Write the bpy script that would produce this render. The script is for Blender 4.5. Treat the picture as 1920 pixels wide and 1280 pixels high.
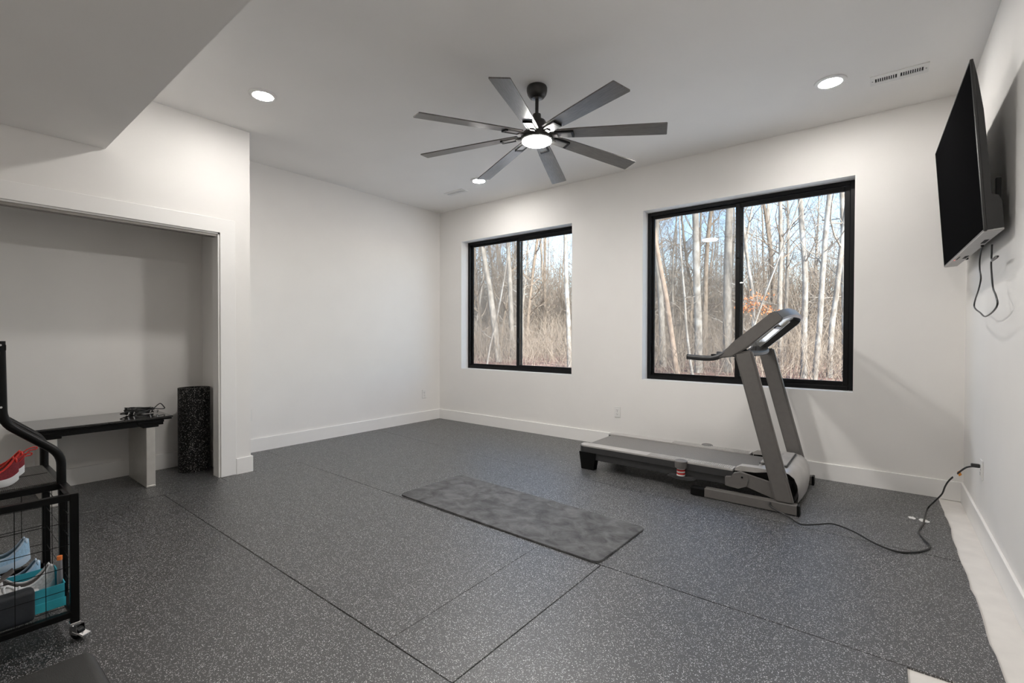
import bpy, bmesh, math, random
from mathutils import Vector, Matrix

PI = math.pi
for o in list(bpy.data.objects):
    bpy.data.objects.remove(o)
scene = bpy.context.scene
COL = scene.collection

# ------------------------------------------------------------------ camera
F_PX, YAW, PITCH, ROLL, CAM_H = 882.91, math.radians(38.1747), math.radians(-0.6718), math.radians(0.1456), 1.18
_fw = Vector((-math.sin(YAW) * math.cos(PITCH), math.cos(YAW) * math.cos(PITCH), math.sin(PITCH)))
_r0 = Vector((math.cos(YAW), math.sin(YAW), 0))
_u0 = _r0.cross(_fw)
_r = _r0 * math.cos(ROLL) + _u0 * math.sin(ROLL)
_u = _u0 * math.cos(ROLL) - _r0 * math.sin(ROLL)
cam_data = bpy.data.cameras.new('camera')
cam_data.sensor_width = 36.0
cam_data.lens = F_PX / 1920 * 36.0
cam_data.clip_start = 0.02
cam_data.clip_end = 400
cam = bpy.data.objects.new('camera', cam_data)
COL.objects.link(cam)
cam.matrix_world = Matrix(((_r.x, _u.x, -_fw.x, 0), (_r.y, _u.y, -_fw.y, 0), (_r.z, _u.z, -_fw.z, CAM_H), (0, 0, 0, 1)))
scene.camera = cam

# ------------------------------------------------------------------ world, sun, exposure
SUN_ROT = math.radians(121)
world = bpy.data.worlds.new('sky')
scene.world = world
world.use_nodes = True
wn = world.node_tree.nodes
wn.clear()
w_out = wn.new('ShaderNodeOutputWorld')
w_bg = wn.new('ShaderNodeBackground')
w_sky = wn.new('ShaderNodeTexSky')
w_sky.sky_type = 'NISHITA'
w_sky.sun_disc = False
w_sky.sun_elevation = math.radians(38)
w_sky.sun_rotation = SUN_ROT
w_sky.air_density = 1.0
w_sky.dust_density = 0.4
w_sky.ozone_density = 1.6
w_bg.inputs['Strength'].default_value = 0.46
world.node_tree.links.new(w_sky.outputs[0], w_bg.inputs['Color'])
world.node_tree.links.new(w_bg.outputs[0], w_out.inputs['Surface'])

sun_data = bpy.data.lights.new('sun', 'SUN')
sun_data.energy = 10.5
sun_data.angle = math.radians(3)
sun_data.color = (1.0, 0.95, 0.88)
sun = bpy.data.objects.new('sun', sun_data)
COL.objects.link(sun)
sun.rotation_euler = Vector((-0.72, 0.43, -0.56)).to_track_quat('-Z', 'Y').to_euler()

vs = scene.view_settings
vs.view_transform = 'Standard'
vs.look = 'None'
vs.exposure = 0.15
vs.gamma = 1.0
vs.use_curve_mapping = False

DOWNLIGHT_STRENGTH = 285
FANLIGHT_STRENGTH = 300

# ------------------------------------------------------------------ helpers
class MB:
    """collects shapes and links them as one mesh object"""
    def __init__(s):
        s.v, s.f = [], []

    def add(s, verts, faces):
        o = len(s.v)
        s.v += [tuple(p) for p in verts]
        s.f += [tuple(i + o for i in f) for f in faces]
        return s

    def box(s, lo, hi):
        (a, b, c), (d, e, f) = lo, hi
        return s.add([(a, b, c), (d, b, c), (d, e, c), (a, e, c), (a, b, f), (d, b, f), (d, e, f), (a, e, f)],
                     [(0, 3, 2, 1), (4, 5, 6, 7), (0, 1, 5, 4), (1, 2, 6, 5), (2, 3, 7, 6), (3, 0, 4, 7)])

    def bbox(s, lo, hi, bev=0.004, seg=2, M=None):
        bm = bmesh.new()
        bmesh.ops.create_cube(bm, size=1)
        for v in bm.verts:
            v.co = Vector([(lo[i] + hi[i]) / 2 + v.co[i] * (hi[i] - lo[i]) for i in range(3)])
        bmesh.ops.bevel(bm, geom=list(bm.edges), offset=bev, segments=seg, affect='EDGES', profile=0.5, clamp_overlap=True)
        return s.bm(bm, M)

    def bm(s, bm, M=None):
        bm.verts.ensure_lookup_table()
        vs_ = [(M @ v.co if M else v.co.copy()) for v in bm.verts]
        fs_ = [[v.index for v in f.verts] for f in bm.faces]
        bm.free()
        return s.add(vs_, fs_)

    def prism(s, poly, z0, z1, fn=lambda a, b, c: (a, b, c)):
        """polygon (a,b) counter-clockwise extruded from c=z0 to z1; fn maps (a,b,c) to xyz"""
        n = len(poly)
        vs_ = [fn(a, b, z0) for a, b in poly] + [fn(a, b, z1) for a, b in poly]
        fs_ = [tuple(range(n - 1, -1, -1)), tuple(range(n, 2 * n))]
        fs_ += [(i, (i + 1) % n, n + (i + 1) % n, n + i) for i in range(n)]
        return s.add(vs_, fs_)

    def tube(s, pts, r, sides=8, cap=True, closed=False):
        pts = [Vector(p) for p in pts]
        n = len(pts)
        rad = r if isinstance(r, (list, tuple)) else [r] * n
        ref = None
        rings = []
        for i, p in enumerate(pts):
            if closed:
                t = pts[(i + 1) % n] - pts[i - 1]
            else:
                t = pts[min(i + 1, n - 1)] - pts[max(i - 1, 0)]
            if t.length < 1e-9:
                t = Vector((0, 0, 1))
            t.normalize()
            if ref is None:
                ref = Vector((0, 0, 1)) if abs(t.z) < 0.9 else Vector((1, 0, 0))
            a = (ref - t * ref.dot(t))
            if a.length < 1e-6:
                a = t.orthogonal()
            a.normalize()
            b = t.cross(a)
            ref = a
            rings.append([p + (a * math.cos(2 * PI * k / sides) + b * math.sin(2 * PI * k / sides)) * rad[i] for k in range(sides)])
        vs_ = [q for ring in rings for q in ring]
        fs_ = []
        m = n if closed else n - 1
        for i in range(m):
            j = (i + 1) % n
            for k in range(sides):
                l = (k + 1) % sides
                fs_.append((i * sides + k, i * sides + l, j * sides + l, j * sides + k))
        if cap and not closed:
            fs_.append(tuple(range(sides - 1, -1, -1)))
            fs_.append(tuple((n - 1) * sides + k for k in range(sides)))
        return s.add(vs_, fs_)

    def lathe(s, prof, sides=32, c=(0, 0, 0), M=None):
        """prof: list of (r, z); closed with caps where r>0 at the ends"""
        vs_, fs_ = [], []
        for r, z in prof:
            for k in range(sides):
                p = Vector((r * math.cos(2 * PI * k / sides), r * math.sin(2 * PI * k / sides), z))
                if M:
                    p = M @ p
                vs_.append((p.x + c[0], p.y + c[1], p.z + c[2]))
        for i in range(len(prof) - 1):
            for k in range(sides):
                l = (k + 1) % sides
                fs_.append((i * sides + k, i * sides + l, (i + 1) * sides + l, (i + 1) * sides + k))
        fs_.append(tuple(range(sides - 1, -1, -1)))
        fs_.append(tuple((len(prof) - 1) * sides + k for k in range(sides)))
        return s.add(vs_, fs_)

    def build(s, name, mat, parent=None, smooth=None, M=None, fix=True):
        me = bpy.data.meshes.new(name)
        me.from_pydata(s.v, [], s.f)
        me.validate()
        if fix and len(s.f) < 20000:
            bm = bmesh.new()
            bm.from_mesh(me)
            bmesh.ops.recalc_face_normals(bm, faces=bm.faces)
            bm.to_mesh(me)
            bm.free()
        me.materials.append(mat)
        if smooth:
            me.polygons.foreach_set('use_smooth', [True] * len(me.polygons))
            if smooth < 180:
                me.set_sharp_from_angle(angle=math.radians(smooth))
        o = bpy.data.objects.new(name, me)
        COL.objects.link(o)
        if parent:
            o.parent = parent
        return o


def tag(o, label=None, cat=None, group=None, kind=None):
    if label: o['label'] = label
    if cat: o['category'] = cat
    if group: o['group'] = group
    if kind: o['kind'] = kind
    return o


def empty(name, loc=(0, 0, 0), rz=0.0):
    o = bpy.data.objects.new(name, None)
    o.empty_display_size = 0.1
    COL.objects.link(o)
    o.location = loc
    o.rotation_euler = (0, 0, rz)
    return o


def thing(name, label, cat, loc=(0, 0, 0), rz=0.0, group=None):
    return tag(empty(name, loc, rz), label, cat, group)


def struct(o):
    o['kind'] = 'structure'
    return o


def copy_tree(o, parent=None):
    c = o.copy()
    COL.objects.link(c)
    c.parent = parent
    for ch in list(o.children):
        copy_tree(ch, c)
    return c


def at(px, py, axis, val):
    """world point on the plane axis=val seen at a pixel of the 1920x1280 photograph"""
    d = _fw + _r * ((px - 960) / F_PX) + _u * ((640 - py) / F_PX)
    o = Vector((0, 0, CAM_H))
    return o + d * ((val - o[axis]) / d[axis])


def smooth_path(pts, n=8):
    """Catmull-Rom through the points"""
    P = [Vector(p) for p in pts]
    P = [P[0] * 2 - P[1]] + P + [P[-1] * 2 - P[-2]]
    out = []
    for i in range(1, len(P) - 2):
        a, b, c, d = P[i - 1], P[i], P[i + 1], P[i + 2]
        for k in range(n):
            t = k / n
            out.append(0.5 * ((2 * b) + (c - a) * t + (2 * a - 5 * b + 4 * c - d) * t * t + (3 * b - a - 3 * c + d) * t ** 3))
    out.append(P[-2])
    return out


# ------------------------------------------------------------------ materials
def newmat(name):
    m = bpy.data.materials.new(name)
    m.use_nodes = True
    nt = m.node_tree
    return m, nt, nt.nodes['Principled BSDF']


def nd(nt, kind, **kw):
    n = nt.nodes.new(kind)
    for k, v in kw.items():
        setattr(n, k, v)
    return n


def mat(name, col, rough=0.5, metal=0.0, var=0.06, scale=20.0, bump=0.0, bscale=80.0, spec=0.5, detail=4.0, stretch=None, coat=0.0):
    m, nt, b = newmat(name)
    L = nt.links
    tc = nd(nt, 'ShaderNodeTexCoord')
    mp = nd(nt, 'ShaderNodeMapping')
    if stretch:
        mp.inputs['Scale'].default_value = stretch
    L.new(tc.outputs['Object'], mp.inputs['Vector'])
    ns = nd(nt, 'ShaderNodeTexNoise')
    ns.inputs['Scale'].default_value = scale
    ns.inputs['Detail'].default_value = detail
    L.new(mp.outputs[0], ns.inputs['Vector'])
    cr = nd(nt, 'ShaderNodeValToRGB')
    cr.color_ramp.elements[0].position = 0.3
    cr.color_ramp.elements[1].position = 0.7
    cr.color_ramp.elements[0].color = tuple(c * (1 - var) for c in col) + (1,)
    cr.color_ramp.elements[1].color = tuple(min(1, c * (1 + var)) for c in col) + (1,)
    L.new(ns.outputs['Fac'], cr.inputs[0])
    L.new(cr.outputs[0], b.inputs['Base Color'])
    b.inputs['Roughness'].default_value = rough
    b.inputs['Metallic'].default_value = metal
    b.inputs['Specular IOR Level'].default_value = spec
    b.inputs['Coat Weight'].default_value = coat
    if bump:
        n2 = nd(nt, 'ShaderNodeTexNoise')
        n2.inputs['Scale'].default_value = bscale
        n2.inputs['Detail'].default_value = 3
        L.new(mp.outputs[0], n2.inputs['Vector'])
        bp = nd(nt, 'ShaderNodeBump')
        bp.inputs['Strength'].default_value = bump
        bp.inputs['Distance'].default_value = 0.002
        L.new(n2.outputs['Fac'], bp.inputs['Height'])
        L.new(bp.outputs[0], b.inputs['Normal'])
    return m


def emit_mat(name, col, strength):
    m, nt, b = newmat(name)
    b.inputs['Base Color'].default_value = (0.9, 0.9, 0.9, 1)
    b.inputs['Emission Color'].default_value = (*col, 1)
    b.inputs['Emission Strength'].default_value = strength
    return m


def rubber_mat(name, base, fleck, dens, scale, rough, ior, coat=0.0):
    m, nt, b = newmat(name)
    L = nt.links
    tc = nd(nt, 'ShaderNodeTexCoord')
    nz = nd(nt, 'ShaderNodeTexNoise')
    nz.inputs['Scale'].default_value = scale * 0.9
    nz.inputs['Detail'].default_value = 1
    L.new(tc.outputs['Object'], nz.inputs['Vector'])
    mx = nd(nt, 'ShaderNodeVectorMath', operation='MULTIPLY_ADD')
    L.new(nz.outputs['Color'], mx.inputs[0])
    mx.inputs[1].default_value = (1.1 / scale,) * 3
    L.new(tc.outputs['Object'], mx.inputs[2])
    vo = nd(nt, 'ShaderNodeTexVoronoi')
    vo.inputs['Scale'].default_value = scale
    L.new(mx.outputs[0], vo.inputs['Vector'])
    # a random cell becomes a fleck, shrunk towards its centre by its own size
    sep = nd(nt, 'ShaderNodeSeparateColor')
    L.new(vo.outputs['Color'], sep.inputs[0])
    pick = nd(nt, 'ShaderNodeMath', operation='LESS_THAN')
    L.new(sep.outputs[0], pick.inputs[0])
    pick.inputs[1].default_value = dens
    sz = nd(nt, 'ShaderNodeMath', operation='MULTIPLY_ADD')
    L.new(sep.outputs[1], sz.inputs[0])
    sz.inputs[1].default_value = 0.34
    sz.inputs[2].default_value = 0.13
    near = nd(nt, 'ShaderNodeMath', operation='LESS_THAN')
    L.new(vo.outputs['Distance'], near.inputs[0])
    L.new(sz.outputs[0], near.inputs[1])
    fl = nd(nt, 'ShaderNodeMath', operation='MULTIPLY')
    L.new(pick.outputs[0], fl.inputs[0])
    L.new(near.outputs[0], fl.inputs[1])
    # fleck brightness varies from one to the next
    fb = nd(nt, 'ShaderNodeMath', operation='MULTIPLY_ADD')
    L.new(sep.outputs[2], fb.inputs[0])
    fb.inputs[1].default_value = 0.75
    fb.inputs[2].default_value = 0.25
    fm = nd(nt, 'ShaderNodeMath', operation='MULTIPLY')
    L.new(fl.outputs[0], fm.inputs[0])
    L.new(fb.outputs[0], fm.inputs[1])
    # large worn patches
    n2 = nd(nt, 'ShaderNodeTexNoise')
    n2.inputs['Scale'].default_value = 2.2
    n2.inputs['Detail'].default_value = 6
    L.new(tc.outputs['Object'], n2.inputs['Vector'])
    cr = nd(nt, 'ShaderNodeValToRGB')
    cr.color_ramp.elements[0].position = 0.3
    cr.color_ramp.elements[1].position = 0.72
    cr.color_ramp.elements[0].color = tuple(c * 0.85 for c in base) + (1,)
    cr.color_ramp.elements[1].color = tuple(c * 1.2 for c in base) + (1,)
    L.new(n2.outputs['Fac'], cr.inputs[0])
    mc = nd(nt, 'ShaderNodeMix', data_type='RGBA')
    L.new(fm.outputs[0], mc.inputs['Factor'])
    L.new(cr.outputs[0], mc.inputs['A'])
    mc.inputs['B'].default_value = (*fleck, 1)
    L.new(mc.outputs['Result'], b.inputs['Base Color'])
    b.inputs['Roughness'].default_value = rough
    b.inputs['IOR'].default_value = ior
    b.inputs['Coat Weight'].default_value = coat      # polished skin of the sheet
    b.inputs['Coat Roughness'].default_value = 0.45
    b.inputs['Coat IOR'].default_value = 1.75
    n3 = nd(nt, 'ShaderNodeTexNoise')
    n3.inputs['Scale'].default_value = 260
    n3.inputs['Detail'].default_value = 2
    L.new(tc.outputs['Object'], n3.inputs['Vector'])
    bp = nd(nt, 'ShaderNodeBump')
    bp.inputs['Strength'].default_value = 0.25
    bp.inputs['Distance'].default_value = 0.001
    L.new(n3.outputs['Fac'], bp.inputs['Height'])
    L.new(bp.outputs[0], b.inputs['Normal'])
    return m


def glass_mat(name, tint=(0.97, 0.985, 0.98)):
    m, nt, b = newmat(name)
    L = nt.links
    nt.nodes.remove(b)
    out = nt.nodes['Material Output']
    tr = nd(nt, 'ShaderNodeBsdfTransparent')
    tr.inputs[0].default_value = (*tint, 1)
    gl = nd(nt, 'ShaderNodeBsdfGlossy')
    gl.inputs['Roughness'].default_value = 0.0
    lw = nd(nt, 'ShaderNodeLayerWeight')
    lw.inputs['Blend'].default_value = 0.5
    pw = nd(nt, 'ShaderNodeMath', operation='POWER')
    L.new(lw.outputs['Facing'], pw.inputs[0])
    pw.inputs[1].default_value = 5
    ma = nd(nt, 'ShaderNodeMath', operation='MULTIPLY_ADD')
    L.new(pw.outputs[0], ma.inputs[0])
    ma.inputs[1].default_value = 0.96
    ma.inputs[2].default_value = 0.04
    mx = nd(nt, 'ShaderNodeMixShader')
    L.new(ma.outputs[0], mx.inputs[0])
    L.new(tr.outputs[0], mx.inputs[1])
    L.new(gl.outputs[0], mx.inputs[2])
    L.new(mx.outputs[0], out.inputs['Surface'])
    return m


def screen_mat(name):
    """fine insect screen: mostly open weave of dark wire"""
    m, nt, b = newmat(name)
    L = nt.links
    out = nt.nodes['Material Output']
    b.inputs['Base Color'].default_value = (0.30, 0.30, 0.30, 1)
    b.inputs['Roughness'].default_value = 0.6
    tr = nd(nt, 'ShaderNodeBsdfTransparent')
    mx = nd(nt, 'ShaderNodeMixShader')
    mx.inputs[0].default_value = 0.20
    L.new(tr.outputs[0], mx.inputs[1])
    L.new(b.outputs[0], mx.inputs[2])
    L.new(mx.outputs[0], out.inputs['Surface'])
    return m


def mesh_shelf_mat(name, col, scale):
    """expanded-metal shelf: fine ribs by bump and tone"""
    m, nt, b = newmat(name)
    L = nt.links
    tc = nd(nt, 'ShaderNodeTexCoord')
    wv = nd(nt, 'ShaderNodeTexWave', wave_type='BANDS', bands_direction='Y')
    wv.inputs['Scale'].default_value = scale
    wv.inputs['Distortion'].default_value = 0.4
    L.new(tc.outputs['Object'], wv.inputs['Vector'])
    cr = nd(nt, 'ShaderNodeValToRGB')
    cr.color_ramp.elements[0].color = tuple(c * 0.25 for c in col) + (1,)
    cr.color_ramp.elements[1].color = tuple(col) + (1,)
    L.new(wv.outputs['Fac'], cr.inputs[0])
    L.new(cr.outputs[0], b.inputs['Base Color'])
    bp = nd(nt, 'ShaderNodeBump')
    bp.inputs['Strength'].default_value = 0.6
    bp.inputs['Distance'].default_value = 0.002
    L.new(wv.outputs['Fac'], bp.inputs['Height'])
    L.new(bp.outputs[0], b.inputs['Normal'])
    b.inputs['Roughness'].default_value = 0.5
    return m


def bark_mat(name, c0, c1, scale=6.0, patch=0.0, patch_col=(0.6, 0.57, 0.52)):
    m, nt, b = newmat(name)
    L = nt.links
    tc = nd(nt, 'ShaderNodeTexCoord')
    mp = nd(nt, 'ShaderNodeMapping')
    mp.inputs['Scale'].default_value = (1, 1, 0.35)
    L.new(tc.outputs['Object'], mp.inputs['Vector'])
    ns = nd(nt, 'ShaderNodeTexNoise')
    ns.inputs['Scale'].default_value = scale
    ns.inputs['Detail'].default_value = 7
    ns.inputs['Roughness'].default_value = 0.7
    L.new(mp.outputs[0], ns.inputs['Vector'])
    cr = nd(nt, 'ShaderNodeValToRGB')
    cr.color_ramp.elements[0].position = 0.36
    cr.color_ramp.elements[1].position = 0.62
    cr.color_ramp.elements[0].color = (*c0, 1)
    cr.color_ramp.elements[1].color = (*c1, 1)
    L.new(ns.outputs['Fac'], cr.inputs[0])
    last = cr.outputs[0]
    if patch:
        n2 = nd(nt, 'ShaderNodeTexNoise')
        n2.inputs['Scale'].default_value = 1.7
        n2.inputs['Detail'].default_value = 5
        L.new(tc.outputs['Object'], n2.inputs['Vector'])
        r2 = nd(nt, 'ShaderNodeValToRGB')
        r2.color_ramp.elements[0].position = 0.62 - patch * 0.3
        r2.color_ramp.elements[1].position = 0.70 - patch * 0.3
        L.new(n2.outputs['Fac'], r2.inputs[0])
        mc = nd(nt, 'ShaderNodeMix', data_type='RGBA')
        L.new(r2.outputs[0], mc.inputs['Factor'])
        L.new(last, mc.inputs['A'])
        mc.inputs['B'].default_value = (*patch_col, 1)
        last = mc.outputs['Result']
    L.new(last, b.inputs['Base Color'])
    b.inputs['Roughness'].default_value = 0.9
    b.inputs['Specular IOR Level'].default_value = 0.2
    return m


WALL = mat('wall paint warm white', (0.84, 0.82, 0.795), 0.55, var=0.012, scale=3, bump=0.05, bscale=350, spec=0.3)
CEIL = mat('ceiling paint', (0.90, 0.88, 0.855), 0.8, var=0.012, scale=2, bump=0.05, bscale=300, spec=0.2)
TRIM = mat('trim paint satin white', (0.86, 0.845, 0.825), 0.35, var=0.01, scale=5)
SLAB = mat('bare pale floor', (0.72, 0.69, 0.655), 0.6, var=0.05, scale=9, bump=0.1, bscale=60)
RUBBER = rubber_mat('flecked rubber', (0.009, 0.0091, 0.0096), (0.90, 0.90, 0.905), 0.60, 240, 0.50, 1.8, 0.45)
RUBBER2 = rubber_mat('flecked rubber of the roll', (0.006, 0.006, 0.0065), (0.66, 0.65, 0.62), 0.55, 165, 0.6, 1.3)
BLACKV = mat('black window vinyl', (0.004, 0.004, 0.0045), 0.4, var=0.1, spec=0.22)
GLASS = glass_mat('window glass')
SCREEN = screen_mat('insect screen weave')
WHITEP = mat('white plastic', (0.80, 0.79, 0.77), 0.4, var=0.01)
DARK = mat('dark slot', (0.01, 0.01, 0.01), 0.8, var=0.1)
STEELB = mat('black powder coat', (0.0035, 0.0035, 0.0035), 0.36, var=0.15, spec=0.18)
CHROME = mat('chrome', (0.75, 0.75, 0.76), 0.15, metal=1.0, var=0.03)
FANM = mat('fan matte black', (0.022, 0.021, 0.020), 0.4, var=0.1)
FANBLADE = mat('fan blade brushed charcoal', (0.13, 0.124, 0.118), 0.30, metal=0.45, var=0.25, scale=14, stretch=(1, 18, 1))
FANMET = mat('fan bracket satin', (0.16, 0.155, 0.15), 0.3, metal=0.7, var=0.08)


# ================================================================== SETTING
XL, XR, YB, ZC, XK = -4.993, 0.470, 4.670, 2.929, -4.309
YREAR = -4.2
# windows: (x0, x1), z0..z1
WZ0, WZ1 = 0.732, 2.474
WIN = [(-4.560, -2.802), (-1.955, -0.182)]
YF = 4.800          # face of the window frames
YO = 4.885          # outer face of the wall

mb = MB()
xs = [XL - 0.2, WIN[0][0], WIN[0][1], WIN[1][0], WIN[1][1], XR + 0.2]
mb.box((xs[0], YB, -0.15), (xs[1], YO, ZC + 0.15))
mb.box((xs[2], YB, -0.15), (xs[3], YO, ZC + 0.15))
mb.box((xs[4], YB, -0.15), (xs[5], YO, ZC + 0.15))
for a, b in WIN:
    mb.box((a, YB, -0.15), (b, YO, WZ0))
    mb.box((a, YB, WZ1), (b, YO, ZC + 0.15))
struct(mb.build('wall_back', WALL))
struct(MB().box((XL - 0.2, YREAR - 0.2, -0.15), (XL, YB, ZC + 0.15)).build('wall_left', WALL))
struct(MB().box((XR, YREAR - 0.2, -0.15), (XR + 0.2, YB, ZC + 0.15)).build('wall_right', WALL))
struct(MB().box((XL, YREAR - 0.2, -0.15), (XR, YREAR, ZC + 0.15)).build('wall_rear', WALL))
struct(MB().box((XL, YREAR, ZC), (XR, YB, ZC + 0.15)).build('ceiling', CEIL))
# dropped soffit over the near part of the room
so = MB().prism([(XK, YREAR), (XR, YREAR), (XR, 0.805), (XK, 0.846)], 2.488, ZC)
struct(so.build('ceiling_soffit', CEIL))

# closet: front wall with opening, return wall, near side wall
CY0, CY1, CZ = -0.30, 1.575, 2.030     # opening
RET0, RET1 = 1.672, 1.808              # return wall
mb = MB()
mb.box((XK - 0.115, RET0 - 0.097 + 0.0, 0), (XK, RET1, ZC))
mb.box((XL, RET0, 0), (XK - 0.115, RET1, ZC))
mb.box((XK - 0.115, CY0, CZ), (XK, CY1, ZC))
mb.box((XK - 0.115, YREAR, 0), (XK, CY0, ZC))
mb.box((XL, CY0 - 0.35, 0), (XK - 0.115, CY0 - 0.25, ZC))
mb.box((XL, CY0 - 0.25, 2.44), (XK - 0.115, RET0, ZC))
struct(mb.build('wall_closet', WALL))

# casing of the closet opening
CT = 0.014
def casing(name, lo, hi):
    struct(MB().bbox(lo, hi, 0.003, 2).build(name, TRIM))
casing('trim_1', (XK, CY1 - 0.006, 0), (XK + CT, 1.686, 2.030))
casing('trim_2', (XK, CY0 - 0.105, 2.024), (XK + CT, 1.686, 2.141))
casing('trim_3', (XK, CY0 - 0.105, 0), (XK + CT, CY0 + 0.006, 2.024))
mb = MB()
mb.box((XK - 0.115, CY1 - 0.018, 0), (XK, CY1, CZ - 0.004))
mb.box((XK - 0.115, CY0, CZ - 0.018), (XK, CY1, CZ))
mb.box((XK - 0.115, CY0, 0), (XK, CY0 + 0.018, CZ - 0.018))
struct(mb.build('trim_4', TRIM))
tr = MB()
tr.box((XK - 0.085, CY0 + 0.02, CZ - 0.036), (XK - 0.055, CY1 - 0.02, CZ - 0.018))
tr.box((XK - 0.040, CY0 + 0.02, CZ - 0.036), (XK - 0.012, CY1 - 0.02, CZ - 0.018))
struct(tr.build('trim_5', mat('door track', (0.30, 0.28, 0.26), 0.4, metal=0.5)))

# baseboards
BH, BT = 0.134, 0.015
def baseboard(name, *segs):
    mb = MB()
    for lo, hi in segs:
        mb.bbox((lo[0], lo[1], -0.008), (hi[0], hi[1], BH), 0.004, 2)
    struct(mb.build(name, TRIM))
baseboard('baseboard_back', ((XL, YB - BT, 0), (XR, YB, 0)))
baseboard('baseboard_left', ((XL, RET1, 0), (XL + BT, YB - BT, 0)))
baseboard('baseboard_right', ((XR - BT, YREAR, 0), (XR, YB - BT, 0)))
baseboard('baseboard_closet', ((XL, CY0 - 0.25, 0), (XL + BT, RET0, 0)), ((XL + BT, RET0 - BT, 0), (XK - 0.115, RET0, 0)))
baseboard('baseboard_column', ((XK, 1.687, 0), (XK + BT, RET1 + BT, 0)), ((XL + BT, RET1, 0), (XK, RET1 + BT, 0)))

# ------------------------------------------------------------------ floor: pale slab and the rubber sheets on it
floor = struct(MB().box((XL - 0.2, YREAR - 0.2, -0.15), (XR + 0.2, YO, -0.009)).build('floor', SLAB))
rng = random.Random(4)
def sheet(poly):
    bm = bmesh.new()
    n = len(poly)
    lo = [bm.verts.new((x, y, -0.0088)) for x, y in poly]
    hi = [bm.verts.new((x, y, 0.0)) for x, y in poly]
    top = bm.faces.new(hi)
    bm.faces.new(lo[::-1])
    for i in range(n):
        bm.faces.new((lo[i], lo[(i + 1) % n], hi[(i + 1) % n], hi[i]))
    bmesh.ops.bevel(bm, geom=[e for e in top.edges], offset=0.0016, segments=1, affect='EDGES')
    MB().bm(bm).build('rubber_mat', RUBBER, floor)
G = 0.0013
S3 = [(-4.99, 3.600), (-3.44, 3.462), (-2.40, 3.432), (-1.20, 3.405), (0.336, 3.395)]
def wavy(y0, y1, n):
    return [(0.339 + rng.uniform(-0.006, 0.006), y0 + (y1 - y0) * i / n) for i in range(n + 1)]
sheet([(x, y + G) for x, y in S3] + wavy(3.415, 4.65, 14)[1:] + [(-4.976, 4.653)])                                # by the window wall
sheet([(-4.976, 2.222), (-1.13, 2.186 + G), (0.339, 2.196 + G)] + wavy(2.22, 3.39, 14) + [(x, y - G) for x, y in S3[::-1][1:]])
sheet([(-4.976, 1.826), (-4.292, 1.826), (-4.2558, 1.830), (-4.2558, 2.218 - G), (-4.976, 2.219 - G)])               # nook beside the closet
sheet([(-4.253, 1.828), (-4.2925, 1.8235), (-4.2925, 1.566), (-4.150, 1.566), (-4.158, 1.136 + G), (-1.4955, 1.128 + G), (-1.5135, 2.186 - G), (-4.253, 2.214 - G)])
sheet([(-1.4940, 1.128 + G), (-1.1400, 1.123 + G), (-1.1315, 2.183 - G), (-1.5120, 2.186 - G)])
sheet([(-1.1365, 1.123 + G), (0.081, 1.119 + G), (0.081, 2.193 - G), (-1.1280, 2.183 - G)])
sheet([(-4.158, -0.09 + G), (0.081, -0.09 + G), (0.081, 1.119 - G), (-1.14, 1.123 - G), (-4.158, 1.136 - G)])
sheet([(-4.158, -1.31 + G), (0.081, -1.31 + G), (0.081, -0.09 - G), (-4.158, -0.09 - G)])
sheet([(-4.976, -0.50), (-4.161, -0.50), (-4.161, 1.136), (-4.153, 1.563), (-4.28, 1.563), (-4.43, 1.563), (-4.43, 1.655), (-4.976, 1.655)])

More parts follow.
